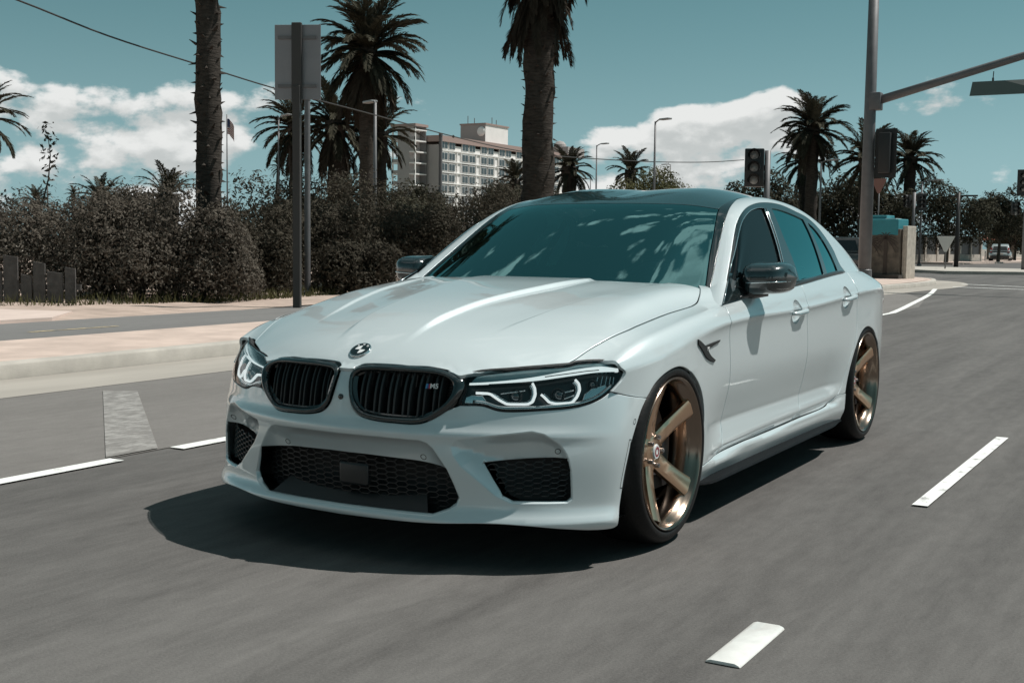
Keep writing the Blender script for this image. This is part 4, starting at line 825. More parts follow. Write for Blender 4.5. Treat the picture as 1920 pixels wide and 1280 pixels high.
    # far cars
    def hatch(x, y, rz, label, body, L_=4.3, W_=1.76, H_=1.54):
        o = empty('hatchback_car', (x, y, 0), rz); tag(o, label, 'car', 'far cars'); st = [(-2.15, .52, .62, .74, .60), (-2.05, .36, .82, .92, .80), (-1.75, .28, .93, .97, 1.0), (-1.0, .25, .97, .98, 1.0), (0, .24, .98, .99, 1.0), (1.0, .25, .96, .98, 1.0), (1.7, .30, .88, .95, .98), (2.02, .40, .74, .88, .85), (2.15, .50, .64, .75, .62)]; V = []; n = 14
        for yy, zb, zt, zs, wf in st:
            for k in range(n):
                a = 2*math.pi*k/n+math.pi/n; ca, sa = math.cos(a), math.sin(a); zc = (zb+zt)/2; V.append((W_/2*wf*abs(ca)**.35*math.copysign(1, ca), yy*L_/4.3, zc+(zt-zb)/2*abs(sa)**.5*math.copysign(1, sa)))
        M = MB(); M.add(V, [(i*n+k, i*n+(k+1) % n, (i+1)*n+(k+1) % n, (i+1)*n+k) for i in range(len(st)-1) for k in range(n)]+[tuple(range(n)), tuple((len(st)-1)*n+k for k in range(n))]); M.build('body', body, o, sharp=50)
        cab = [(-2.02, .90, .93, .74), (-1.72, .90, 1.36, .66), (-1.35, .92, H_-.02, .61), (-.4, .94, H_, .60), (.45, .94, H_-.05, .60), (1.35, .94, .97, .70)]
        V = []
        for yy, zb, zt, w in cab: V += [(-.80, yy, zb), (-w, yy, zt), (w, yy, zt), (.80, yy, zb)]
        M = MB(); M.add(V, [(i*4+k, i*4+k+1, (i+1)*4+k+1, (i+1)*4+k) for i in range(len(cab)-1) for k in range(3)]+[(0, 1, 2, 3), (20, 21, 22, 23)]); q = M.build('cabin', body, o); bevel(q, .05, 2, 25)
        gm = mat('far_car_glass', (.015, .018, .02), .08, spec=.8)
        M = MB(); M.add([(-.58, -1.99, 1.00), (.58, -1.99, 1.00), (.50, -1.765, 1.335), (-.50, -1.765, 1.335)], [(0, 1, 2, 3)]); M.build('rear_window', gm, o, fix=False)
        for s in (-1, 1):
            M = MB(); M.add([(s*.795, -1.5, .99), (s*.795, 1.0, .99), (s*.655, .45, 1.40), (s*.655, -1.3, 1.42)], [(0, 1, 2, 3)]); M.build('side_window', gm, o, fix=False)
            M = MB(); M.add([(s*.62, -2.06, .82), (s*.80, -1.98, .80), (s*.72, -1.84, 1.22), (s*.60, -1.90, 1.22)], [(0, 1, 2, 3)]); M.build('tail_light', mat('tail_light_red', (.40, .05, .05), .3), o, fix=False)
            for yy in (-1.35, 1.35): M = MB(); M.lathe([(0, .02), (.19, .02), (.20, .0), (.31, .0), (.325, -.03), (.325, -.19), (.30, -.2)], 20, 'x'); q = M.build('wheel', blk, o, sharp=40); q.location = (s*.86, yy, .325); q.rotation_euler = (0, 0, 0 if s > 0 else math.pi)
        M = MB(); M.box((0, -2.16, .46), (1.5, .10, .22)); M.build('bumper', dkm, o); M = MB(); M.box((0, -2.15, .72), (.5, .02, .13)); M.build('number_plate', wht, o)
    hatch(-13.3, 107.5, math.radians(6), 'silver hatchback seen from behind on the far road at right', mat('silver_paint', (.42, .45, .45), .3, metal=.4, coat=.7)); hatch(-11.3, 47.6, math.radians(75), 'dark car half hidden behind the white car\'s rear pillar', mat('dark_paint', (.05, .055, .055), .3, coat=1))
    for k in range(3): M = MB(); M.lathe([(0, .95), (.05, .93), (.06, .9), (.06, .7), (.05, .68), (.07, .05), (.15, .04), (.15, 0)], 12); o = M.build('white_bollard', wht, sharp=40); o.location = (-15.2+.45*k, 108+.8*k, .02); tag(o, ('leftmost white bollard left of the silver hatchback', 'middle white bollard left of the silver hatchback', 'white bollard nearest the silver hatchback')[k], 'bollard', 'white bollards')
build_street()
# outlines of the car's panels and details, in the parameters of the master surfaces
TR = {
 'hood_shut': [(-0.4556,0.4717), (-0.3764,0.4856), (-0.2845,0.5014), (-0.1465,0.5136), (-0.0445,0.5141), (0.2513,0.5149), (0.4209,0.5168), (0.5080,0.5154), (0.5807,0.5078), (0.6604,0.4874), (0.7359,0.4595)],
 'hood_front': [(-0.8154,0.0259), (-0.7834,0.0231), (-0.7673,0.0349), (-0.7615,0.0558), (-0.7405,0.1522), (-0.7177,0.2193), (-0.7159,0.2641), (-0.7256,0.2894), (-0.7055,0.3034), (-0.5897,0.3863), (-0.4638,0.4690)],
 'gap_fd': [(0.6934,0.5392), (0.6207,0.5688), (0.6558,0.6534), (0.6684,0.7428), (0.6994,0.8241), (0.6638,0.8669), (0.6338,0.9063), (0.6234,0.9380)],
 'gap_dd': [(1.8521,0.5230), (1.7713,0.5600), (1.7875,0.6359), (1.8114,0.7559), (1.8399,0.8503), (1.7928,0.9050), (1.7253,0.9217)],
 'gap_dq': [(2.7458,0.5251), (2.6677,0.5727), (2.7444,0.6414), (2.7287,0.6681), (2.6749,0.6941), (2.5945,0.7576), (2.5205,0.8256), (2.4640,0.8642), (2.4275,0.8860)],
 'sill_line': [(0.3388,0.9391), (0.6356,0.9391), (1.1326,0.9285), (1.7297,0.9213), (2.2558,0.9158), (2.3748,0.9063), (2.4275,0.8860), (2.5413,0.8853)],
 'skirt_top': [(0.3916,0.9923), (1.4643,0.9906), (2.4044,0.9817), (2.4970,0.9817)],
 'arch_f': [(-0.2400,0.6613), (-0.1811,0.6356), (-0.0933,0.6240), (0.0228,0.6269), (0.1372,0.6596), (0.2313,0.7198), (0.2994,0.7593), (0.3364,0.8056), (0.3448,0.8847), (0.3461,0.9562), (0.3995,1.0000)],
 'arch_r': [(2.5310,0.9939), (2.5601,0.8817), (2.6276,0.7816), (2.7261,0.7102), (2.8318,0.6842), (2.9517,0.6799), (3.0765,0.6892), (3.1766,0.7207), (3.3994,0.7986)],
 'joint_A': [(-0.4277,0.6221), (-0.3371,0.6412), (-0.2400,0.6613)],
 'hltip_A': [(-0.4277,0.6221), (-0.3911,0.6088), (-0.3714,0.6011), (-0.3589,0.5896), (-0.3805,0.5720), (-0.3853,0.5420), (-0.4149,0.5008), (-0.4362,0.4829), (-0.4556,0.4717)],
 'badge': [(0.2295,0.5891), (0.2633,0.5982), (0.3204,0.6147), (0.5190,0.6196), (0.5054,0.6236), (0.3497,0.6263), (0.4568,0.6733), (0.4359,0.6799), (0.4008,0.6713), (0.2942,0.6253), (0.2315,0.6009)],
 'handle_f': [(1.5909,0.5926)],
 'handle_r': [(2.4912,0.5865)],
 'roundel': [(-0.7102,0.0014)],
 'crease_o': [(-0.3556,0.2760), (-0.2194,0.2981), (-0.0685,0.3197), (0.0902,0.3439)],
 'joint_F': [(0.6962,0.6194), (0.7867,0.6019), (0.9314,0.5855)],
 'arch_F': [(0.9314,0.5855), (0.8698,0.5363), (0.8361,0.4594), (0.8321,0.3507), (0.8380,0.2462), (0.8347,0.1459)],
 'bottom': [(0.0127,0.1568), (0.1592,0.1595), (0.2344,0.1625), (0.3878,0.1740), (0.5124,0.1671), (0.6202,0.1513), (0.7102,0.1393), (0.8060,0.1382), (0.8300,0.1443)],
 'headlight': [(0.2997,0.6776), (0.4230,0.7025), (0.5651,0.7160), (0.5918,0.7234), (0.6993,0.7237), (0.7430,0.7065), (0.7706,0.6820), (0.7545,0.6625), (0.6962,0.6226), (0.6538,0.5945), (0.5950,0.5725), (0.5067,0.5617), (0.4192,0.5571), (0.3922,0.5608), (0.3547,0.5750), (0.2988,0.5761), (0.3059,0.6271)],
 'kidney': [(0.0176,0.6705), (0.0287,0.6900), (0.0797,0.7009), (0.1595,0.7011), (0.2297,0.6961), (0.2726,0.6792), (0.2986,0.6617), (0.3048,0.6352), (0.2938,0.5920), (0.2693,0.5582), (0.2335,0.5242), (0.2046,0.5082), (0.1471,0.5067), (0.0869,0.5118), (0.0525,0.5248), (0.0337,0.5499), (0.0235,0.5935), (0.0181,0.6430)],
 'kidney_in': [(0.0297,0.6569), (0.0404,0.6706), (0.0865,0.6763), (0.1672,0.6759), (0.2257,0.6730), (0.2563,0.6620), (0.2700,0.6447), (0.2702,0.6140), (0.2595,0.5861), (0.2382,0.5575), (0.2202,0.5399), (0.2028,0.5332), (0.1453,0.5314), (0.0962,0.5351), (0.0622,0.5464), (0.0438,0.5689), (0.0341,0.6017), (0.0299,0.6348)],
 'intake': [(0.0332,0.3730), (0.0503,0.3735), (0.1638,0.3678), (0.2738,0.3554), (0.2865,0.3071), (0.2999,0.2571), (0.2934,0.2359), (0.2775,0.2195), (0.2407,0.1986), (0.1431,0.1991), (0.0846,0.1993), (0.0190,0.1985)],
 'pocket': [(0.0249,0.4559), (0.1087,0.4547), (0.2086,0.4511), (0.2269,0.4433), (0.2432,0.4242), (0.2777,0.3538), (0.2926,0.3075), (0.3085,0.2539), (0.3003,0.2270), (0.2810,0.2103), (0.2404,0.1908), (0.1424,0.1910), (0.0108,0.1919)],
 'side_intake': [(0.3617,0.3750), (0.4733,0.3868), (0.5915,0.3945), (0.6042,0.3544), (0.6195,0.2617), (0.6104,0.2510), (0.4517,0.2532), (0.4216,0.2702), (0.3904,0.3221)],
 'side_pocket': [(0.2866,0.4350), (0.2984,0.4566), (0.3843,0.4743), (0.4886,0.4907), (0.5206,0.4817), (0.5658,0.4461), (0.5861,0.4153), (0.5964,0.3943), (0.6100,0.3496), (0.6267,0.2558), (0.6136,0.2434), (0.4490,0.2439), (0.4055,0.2667), (0.3549,0.3206), (0.3124,0.3671), (0.2926,0.4050)],
 'sensors': [(0.2004,0.3836), (0.5638,0.4189), (0.8298,0.5096)],
 'reflector': [(0.8130,0.4504), (0.8272,0.4491), (0.8403,0.2771), (0.8170,0.2794)],
 'drl1': [(0.3287,0.6215), (0.3671,0.6206), (0.3941,0.5976), (0.4160,0.5835), (0.4680,0.5839), (0.4799,0.5930), (0.4831,0.6181), (0.4787,0.6413), (0.4696,0.6607)],
 'drl2': [(0.4962,0.6199), (0.5054,0.6109), (0.5214,0.5911), (0.5411,0.5855), (0.5824,0.5885), (0.5947,0.6099), (0.6005,0.6349), (0.5969,0.6564), (0.5847,0.6725)],
 'brow': [(0.3170,0.6605), (0.3874,0.6724), (0.4680,0.6870), (0.5643,0.7025), (0.6363,0.7123), (0.7173,0.7107), (0.7360,0.6994), (0.6713,0.6957), (0.5774,0.6866), (0.4701,0.6678), (0.3639,0.6562)],
 'proj': [(0.4343,0.6161), (0.5466,0.6196), (0.6496,0.6570)],
 'M5': [(0.2229,0.6371)],
 'white_edge': [(0.8109,0.3975), (1.1256,0.4058), (1.3328,0.4160), (1.4945,0.4126), (1.6144,0.3972)],
 'win_outer': [(0.6792,0.8540), (0.7014,0.5996), (0.8115,0.4846), (0.8784,0.4786), (1.1232,0.4814), (1.3060,0.4946), (1.4419,0.5228), (1.5933,0.5345), (1.8231,0.5371), (2.0597,0.5465), (2.2504,0.5763), (2.4241,0.5922), (2.5464,0.6419), (2.6254,0.7506), (2.6472,0.8515), (2.7134,0.9004)],
 'win_belt': [(2.7134,0.9004), (2.1753,0.9030), (1.7498,0.8971), (1.1274,0.8961), (0.6792,0.8540)],
 'glass_f': [(0.7439,0.7293), (0.9080,0.5005), (1.1076,0.5051), (1.2867,0.5341), (1.4229,0.5646), (1.5568,0.5700), (1.7045,0.5763), (1.7663,0.5823), (1.7000,0.6846), (1.6378,0.7736), (1.5930,0.8327), (1.5690,0.8900)],
 'glass_r': [(1.8840,0.5879), (2.0036,0.5940), (2.1568,0.6089), (2.3038,0.6243), (2.2960,0.6866), (2.2783,0.7566), (2.2481,0.8464), (2.2322,0.8942), (1.7911,0.8899), (1.8073,0.8330), (1.8195,0.7385), (1.8565,0.6541)],
 'glass_q': [(2.3624,0.6348), (2.4334,0.6617), (2.4768,0.7072), (2.5135,0.7822), (2.5362,0.8596), (2.5387,0.8916), (2.3105,0.8938), (2.3263,0.8189), (2.3414,0.7213)],
 'wind_edge': [(0.8043,0.3809), (1.0123,0.3755), (1.2040,0.3757), (1.3903,0.3682)],
}
# ---------------------------------------------------------------- the white sedan in front
def sA(y, s): return surfA(y, np.abs(s))*np.stack([np.sign(s+1e-12)+0*y, 1+0*y*s, 1+0*y*s], -1)
def sG(y, s): return surfG(y, np.abs(s))*np.stack([np.sign(s+1e-12)+0*y, 1+0*y*s, 1+0*y*s], -1)
FS = (1.25, 1.); AS = (1., A_LEN); GS = (1., 1.5)
_pk = resample(np.array([(-.3, .456)]+TR['pocket'][1:-1]+[(-.3, .192)])*FS, .01)
_sp = resample(np.array(TR['side_pocket'])*FS, .01)
_pk2 = np.array([p for p in _pk if p[0] > 0]); _pk2 = np.concatenate([_pk2, (_pk2*np.array([-1, 1]))[::-1]])
def sF(t, z):
    """bumper skin with its recessed intake surrounds and lower lip"""
    t = np.asarray(t, float); z = np.asarray(z, float); P = surfF(t, z)
    q = np.stack([np.abs(t)*FS[0], z+0*t], -1).reshape(-1, 2); d = np.zeros(len(q))
    for pol, dm, w in ((_pk, .085, .050), (_sp, .080, .046)):
        i = inside(q, pol)
        if i.any(): d[i] -= dm*(1-np.exp(-pdist(q[i], pol)/w))
    d = d.reshape(t.shape)+.030*gs(z, .165, .035)*(1-sst(.75, .9, np.abs(t)))+.010*gs(z, .475, .022)*(1-sst(.5, .75, np.abs(t)))
    a = np.abs(t)*math.pi/2*.9; sg = np.sign(t+1e-12)
    return P+np.stack([sg*np.sin(a)**2*.8*d, -np.cos(a*.8)*d, 0*d], -1)
def ysz(l): return [(y, s_at(y, z)) for y, z in l]
def dyz(l, k=6): return np.array(ysz(cr(l, k)))
def tyz(n): return [(y, float(surfA(np.array(y), np.array(q))[2])) for y, q in TR[n]]
def curve(n, k=5): return cr(TR[n], k)
def seq(*a): return np.concatenate([np.asarray(x, float) for x in a])
def msym(half):
    """half outline from centre line to centre line (second parameter >= 0) -> closed symmetric outline"""
    h = np.asarray(half, float); return h
def build_car():
    paint = mat('car_paint', (.668, .742, .757), .30, metal=.24, coat=1., coatr=.025, spec=.5)
    gloss = mat('gloss_black', (.008, .014, .015), .12, coat=1.)
    black = mat('matt_black', (.012, .012, .012), .6)
    trimb = mat('satin_black', (.02, .022, .023), .3)
    carbon = mat('carbon_fibre', (.010, .020, .022), .18, coat=1., coatr=.02, spec=.9); roofm = mat('roof_carbon', (.012, .040, .045), .14, coat=1., coatr=.03, spec=1.); roofm.node_tree.nodes['Principled BSDF'].inputs['Coat IOR'].default_value = 2.1; bladem = mat('blade_carbon', (.007, .008, .009), .5, spec=.06, var=.6, vscale=90)
    chrome = mat('chrome', (.78, .80, .80), .08, metal=1.)
    rubber = mat('rubber', (.010, .010, .010), .5, spec=.22, bump=.10, bscale=60)
    bronze = mat('bronze_alloy', (.78, .53, .36), .28, metal=1., coat=.4, var=.06, vscale=14)
    lipm = mat('rim_lip', (.26, .205, .165), .2, metal=1.)
    steel = mat('disc_steel', (.32, .32, .33), .35, metal=1.)
    wglass = glass_mat('windscreen_glass', (.24, .34, .34), 1.52, 0, .28, (.50, 1, 1.0))
    sglass = glass_mat('side_glass', (.24, .26, .26), 1.3, 0, .0)
    tglass = glass_mat('tinted_glass', (.03, .04, .04), 1.52, 0, .24, (.42, 1, 1.02))
    clear = glass_mat('headlamp_lens', (.93, .96, .96), 1.45, 0, .0)
    car = empty('sedan_car'); tag(car, 'white sport sedan with bronze wheels and black kidney grille driving towards us', 'car')
    # --- panels -------------------------------------------------------------------------------------------------------
    SE0 = A_S[8]; hs = curve('hood_shut'); hf = curve('hood_front', 4)
    half = seq([(-.803, 0.0), (-.803, .012)], hf[2:], hs[1:], [(.70, SE0*.72), (.64, SE0*.50), (.61, SE0*.24)])
    hood_poly = seq(half, [(.605, 0)], (half*np.array([1, -1]))[::-1][:-1])
    def s_of(x, y): return np.interp(x/X_e(y), (0, .125, .25, .375, .5, .625, .75, .87, 1.0), A_S[:9])
    hy = np.linspace(-.62, .575, 50); fts = []
    for f_, d0, d1 in ((H_xc, 0, .030), (H_xo, -.022, 0)):
        ln = seq([(y, s_of(f_(y)+d0, y)) for y in hy], [(y, s_of(f_(y)+d1, y)) for y in hy[::-1]]); fts += [ln, ln*np.array([1, -1])]
    panel('hood', paint, car, sA, hood_poly, sc=AS, step=.022, flip=True, flange=.012, bstep=.012, feats=fts)
    gap1 = dyz([(.690, .896), (.655, .870), (.645, .820), (.652, .770), (.662, .66), (.668, .56), (.664, .426), (.650, .349), (.612, .290), (.578, .258)])
    gap2 = dyz([(1.80, .953), (1.78, .89), (1.780, .83), (1.79, .77), (1.80, .66), (1.80, .53), (1.795, .40), (1.735, .30), (1.67, .274)])
    gap3 = dyz([(2.735, .995), (2.71, .93), (2.712, .875), (2.722, .835), (2.718, .725), (2.685, .614), (2.60, .522), (2.53, .42), (2.477, .356), (2.431, .321)])
    sill = dyz([(.36, .246), (.578, .258), (1.09, .268), (1.67, .274), (2.21, .281), (2.326, .295), (2.431, .321), (2.568, .321)])
    archf = dyz(tyz('arch_f'), 5); archr = dyz(tyz('arch_r'), 5)
    tip = curve('hltip_A'); joint = curve('joint_A')
    i1 = np.argmin(abs(sill[:, 0]-.578)); i2 = np.argmin(abs(sill[:, 0]-1.67)); i3 = np.argmin(abs(sill[:, 0]-2.431))
    ia = np.argmin(abs(archf[:, 1]-sill[0, 1])+(archf[:, 0] < .3)); SE = A_S[8]
    fend = seq(hs, [(.79, SE*.84), (.84, SE*.90), (.80, SE+.004)], gap1, sill[:i1][::-1], archf[:ia+1][::-1], joint[::-1][1:], tip[1:])
    panel('front_fender', paint, car, sA, fend, sc=AS, step=.022, flip=True, both=True, bstep=.012)
    # handle pockets are holes in the doors
    def oval(c, a, b, n=28): return np.array([(c[0]+a*math.cos(w), c[1]+b*math.sin(w)) for w in np.linspace(0, 2*math.pi, n, endpoint=False)])
    hcs = ysz([(1.600, .818), (2.500, .858)]); HB = .056/A_LEN
    hov = [oval(c, .068, HB) for c in hcs]
    def belt(y0, y1, n=14): return np.array([(y, A_S[8]+.003) for y in np.linspace(y0, y1, n)])
    doors = [('front_door', seq(belt(.70, 1.798), gap2, sill[i1+1:i2][::-1], gap1[::-1][:-1]), hov[0], hcs[0]),
             ('rear_door', seq(belt(1.81, 2.73), gap3, sill[i2+1:i3][::-1], gap2[::-1][:-1]), hov[1], hcs[1])]
    for nm, pol, ho, hc in doors:
        ds = panel(nm, paint, car, sA, pol, holes=[ho], sc=AS, step=.020, flip=True, both=True, bstep=.010)
        for sgn, d in zip((1, -1), ds):
            def cup(y, s, hc=hc):
                r2 = ((y-hc[0])/.068)**2+((s-hc[1])/HB)**2
                return surfA(y, s)-np.stack([.017*np.clip(1.02-r2, 0, 1)**.6, 0*r2, 0*r2], -1)
            panel('handle_cup', paint, d, cup, oval(hc, .068, HB), sc=AS, step=.010, gap=.0005, flip=True, flange=0, edge=0, mirror=sgn < 0)
            c = surfA(np.array(hc[0]), np.array(hc[1])); M = MB(); pts = []; rr = []
            for k, f in enumerate(np.linspace(-1, 1, 13)):
                p = surfA(np.array(hc[0]+.035+f*.112), np.array(hc[1]-.002*f))
                pts.append((sgn*(p[0]+.020-.016*abs(f)**3), p[1], p[2]-.002)); rr.append(.0125-.004*abs(f)**2)
            M.tube(pts, rr, 10); hd = M.build('door_handle', paint, d, smooth=True)
            M = MB(); M.tube([(p[0]+sgn*.0085, p[1], p[2]-.006) for p in pts[2:-2]], .0048, 6); M.build('handle_strip', chrome, d, smooth=True)
    # rear quarter, rocker, carbon side blade
    ir = np.argmin(abs(archr[:, 1]-s_at(2.568, .321))+(archr[:, 0] > 2.7))
    qp = seq(belt(2.742, 3.98, 10), ysz([(3.98, .79), (3.98, .72), (3.98, .358), (3.98, .183), (3.4, .179), (3.345, .259), (3.3, .398)]), archr[::-1][:len(archr)-ir], ysz([(2.568, .321)]), gap3[::-1])
    panel('rear_quarter', paint, car, sA, qp, sc=AS, step=.024, flip=True, both=True, bstep=.012)
    rk = seq(sill[::1], ysz([(2.560, .244), (2.548, .169)]), np.array(TR['skirt_top'])[::-1][1:], ysz([(.405, .167)]), archf[ia:-1][::-1])
    panel('rocker_panel', paint, car, sA, rk, sc=AS, step=.024, flip=True, both=True, bstep=.012)
    for sgn in (1, -1):
        M = MB(); V = []; ys = np.linspace(.36, 2.54, 28)
        for y in ys:
            w = 1-.55*sst(2.25, 2.54, y); e = sst(.36, .46, y)
            z0 = .185+.006*(y-.4)/2
            for x, z in ((.84, z0+.014), (.880+.020*e*w, z0-.004), (.890+.046*e*w, z0-.016), (.893+.050*e*w, z0-.024), (.888+.040*e*w, z0-.030), (.84, z0-.034)):
                V.append((sgn*x, y, z))
        n = 6; F = [(i*n+k, i*n+k+1, (i+1)*n+k+1, (i+1)*n+k) for i in range(len(ys)-1) for k in range(n-1)]+[tuple(range(n)), tuple(range((len(ys)-1)*n, len(ys)*n))]
        M.add(V, F); M.build('side_blade', bladem, car, sharp=30)
    # --- front bumper -------------------------------------------------------------------------------------------------
    kid = np.array(TR['kidney']); hl = np.array(TR['headlight']); hl[0:5, 1] += .002
    kidc = cr(kid, 6, True); hlc = cr(hl, 6, True)
    hb = hlc[(hlc[:, 1] < .66)]
    lower_hl = cr(hl[8:16], 6)          # tip -> inner lower corner
    kk = cr(seq(kid[0:1], kid[:8:-1]), 6)  # centre top -> round the inside -> lower outer
    jF = curve('joint_F'); aF = curve('arch_F'); bt = curve('bottom')
    hp = seq([(0, .685), (.012, .679)], kk, lower_hl[::-1], jF[1:], aF[1:], bt[::-1][1:], [(0, .156)])
    bump_poly = seq(hp, (hp*np.array([-1, 1]))[::-1][1:-1])
    itk = cr(TR['intake'][1:], 3); itk = seq([(0, .3735)], TR['intake'][1:10], [(.06, .199), (0, .1985)])
    it_poly = seq(itk, (itk*np.array([-1, 1]))[::-1][1:-1])
    sip = np.array(TR['side_intake'])
    fb = panel('front_bumper', paint, car, sF, bump_poly, holes=[it_poly, sip, sip*np.array([-1, 1])], sc=FS, step=.014, gap=.0015, flange=.022, bstep=.008,
               feats=[_pk2/FS, _sp/FS, _sp/FS*np.array([-1, 1])])
    # parking sensors, reflectors
    for sgn in (1, -1):
        for t, z in TR['sensors']:
            pl = oval((t, z), .0085, .0105)*np.array([sgn, 1]); r2 = oval((t, z), .0066, .0081)*np.array([sgn, 1])
            panel('sensor_ring', trimb, fb, sF, pl, holes=[r2], sc=FS, step=.02, gap=0, off=.0008, flange=0, edge=0, bstep=.004)
        rf = np.array(TR['reflector'])*np.array([sgn, 1])
        panel('side_marker', trimb, fb, sF, rf, holes=[offset(ccw(rf*FS), -.0028)/FS], sc=FS, step=.03, gap=0, off=.0006, flange=0, edge=0, bstep=.01)
    # intake backs and their mesh
    def grid_bars(pol, depth, cell, name, hexa=True, parent=fb, sgn=1):
        q = np.asarray(pol); b = panel(name+'_back', black, parent, lambda t, z: sF(t, z)+np.array([0, depth+.03, 0]), offset(ccw(q*FS), .012)/FS, sc=FS, step=.05, gap=0, flange=0, edge=0)
        M = MB(); lo, hi = (q*FS).min(0), (q*FS).max(0); cx, cz = cell
        def pt(u, w):
            p = surfF(np.array(u/FS[0]), np.array(w)); return (p[0]*.985, p[1]+depth, p[2])
        qq = offset(ccw(q*FS), -.004)
        ha, hb_ = cx*.27, cx*.5; pit = ha+hb_
        for i in range(int((hi[0]-lo[0])/pit)+3):
            for j in range(int((hi[1]-lo[1])/cz)+3):
                x = lo[0]+(i-1)*pit; z = lo[1]+(j-1)*cz+(i % 2)*cz*.5
                for p1, p2 in (((x-ha, z+cz*.5), (x+ha, z+cz*.5)), ((x+ha, z+cz*.5), (x+hb_, z)), ((x+hb_, z), (x+ha, z-cz*.5))):
                    if inside(np.array([[(p1[0]+p2[0])/2, (p1[1]+p2[1])/2]]), qq)[0]: M.tube([pt(*p1), pt(*p2)], .0024, 4, cap=False)
        if M.V: M.build(name, trimb, parent)
    grid_bars(sip, .040, (.040, .0185), 'intake_mesh'); grid_bars(sip*np.array([-1, 1]), .040, (.040, .0185), 'intake_mesh')
    grid_bars(it_poly, .065, (.042, .020), 'intake_mesh')
    # radar box and inner ramp inside the middle intake
    M = MB(); M.box((0.02, -.768, .300), (.13, .03, .085)); o = M.build('radar_sensor', trimb, fb); bevel(o, .012, 3)
    M = MB(); M.add([(-.36, -.80, .185), (.36, -.80, .185), (.30, -.72, .262), (-.30, -.72, .262), (-.36, -.74, .17), (.36, -.74, .17)], [(0, 1, 2, 3), (0, 4, 5, 1)]); M.build('intake_ramp', trimb, fb)
    M = MB(); M.add([surfF(np.array(t), np.array(.165))+np.array([0, .02, 0]) for t in np.linspace(-.8, .8, 25)]+[(x*.85, .1, .15) for x in np.linspace(-1, 1, 25)], [(i, i+1, 26+i, 25+i) for i in range(24)]); M.build('undertray', black, fb)
    # --- kidney grilles -----------------------------------------------------------------------------------------------
    kin = cr(TR['kidney_in'], 6, True)
    for sgn in (1, -1):
        m2 = np.array([sgn, 1])
        g = empty('kidney_grille', parent=car)
        def ring(t, z, amp=.016):
            q = np.stack([np.abs(t)*FS[0], z+0*t], -1).reshape(-1, 2)
            a = pdist(q, kidc*FS); b = pdist(q, kin*FS); f = (a/(a+b+1e-6)).reshape(np.shape(t))
            P = surfF(t, z); h = amp*np.sin(np.pi*np.clip(f, 0, 1)**.8)-.012*sst(.75, 1, f)
            return P+np.stack([0*h, -h, .15*h], -1)
        panel('grille_frame', gloss, g, ring, kidc*m2, holes=[kin*m2], sc=FS, step=.005, gap=.001, flange=.03, bstep=.005, edge=.0015)
        panel('grille_back', black, g, lambda t, z: surfF(t, z)+np.array([0, .075, 0]), kidc*m2, sc=FS, step=.04, gap=0, flange=0, edge=0)
        lo, hi = kin.min(0), kin.max(0)
        for k in range(6):
            t0 = lo[0]+(hi[0]-lo[0])*(k+.72)/6.7
            zs = np.linspace(lo[1]-.01, hi[1]+.01, 40); ins = zs[inside(np.stack([t0+0*zs, zs], -1)*FS, kin*FS)]
            if len(ins) < 3: continue
            z0, z1 = ins[0]-.012, ins[-1]+.010; M = MB()
            for dt in (-.0068, .0068):
                pts = []
                for f in np.linspace(0, 1, 9):
                    zz = z0+(z1-z0)*f; p = surfF(np.array((t0+dt)*sgn), np.array(zz)); pts.append(p)
                V = []
                for p in pts:
                    for a, b in ((-.0048, .050), (-.0048, .014), (-.002, .010), (.002, .010), (.0048, .014), (.0048, .050)): V.append((p[0]+a, p[1]+b, p[2]))
                F = [(i*6+j, i*6+j+1, (i+1)*6+j+1, (i+1)*6+j) for i in range(8) for j in range(5)]
                M.add(V, F)
            # web joining the two blades of one bar
            M.add([(surfF(np.array((t0+s*.0068)*sgn), np.array(zz))+np.array([0, .030, 0])) for zz in (z0, z1) for s in (-1, 1)], [(0, 1, 3, 2)])
            M.build('grille_bar', trimb, g, sharp=40)
        M = MB()
        for k in range(16):
            zz = lo[1]+(hi[1]-lo[1])*k/15; tt = np.linspace(lo[0], hi[0], 40); ins = tt[inside(np.stack([tt, zz+0*tt], -1)*FS, kin*FS)]
            if len(ins) > 3: M.tube([surfF(np.array(t*sgn), np.array(zz))+np.array([0, .068, 0]) for t in np.linspace(ins[0], ins[-1], 8)], .0022, 4, cap=False)
        M.build('radiator_fins', trimb, g)
    # emblem camera between the kidneys
    p = surfF(np.array(0.), np.array(.583)); M = MB(); M.lathe([(0, -.006), (.008, -.006), (.0105, -.003), (.0105, .006)], 20, 'y', o=p); M.build('camera_eye', gloss, car, smooth=True)
    # --- headlamps ----------------------------------------------------------------------------------------------------
    drlm = mat('daytime_led', (.9, .93, .93), .3, emit=(.93, 1, 1), es=.75)
    silver = mat('lamp_reflector', (.62, .66, .67), .16, metal=1.)
    dark = mat('lamp_housing', (.02, .022, .023), .22)
    def offF(d):
        def f(t, z):
            e = 2e-3; P = surfF(t, z); pu = surfF(t+e, z)-surfF(t-e, z); pv = surfF(t, z+e)-surfF(t, z-e); return P+norm3(np.cross(pu, pv))*d
        return f
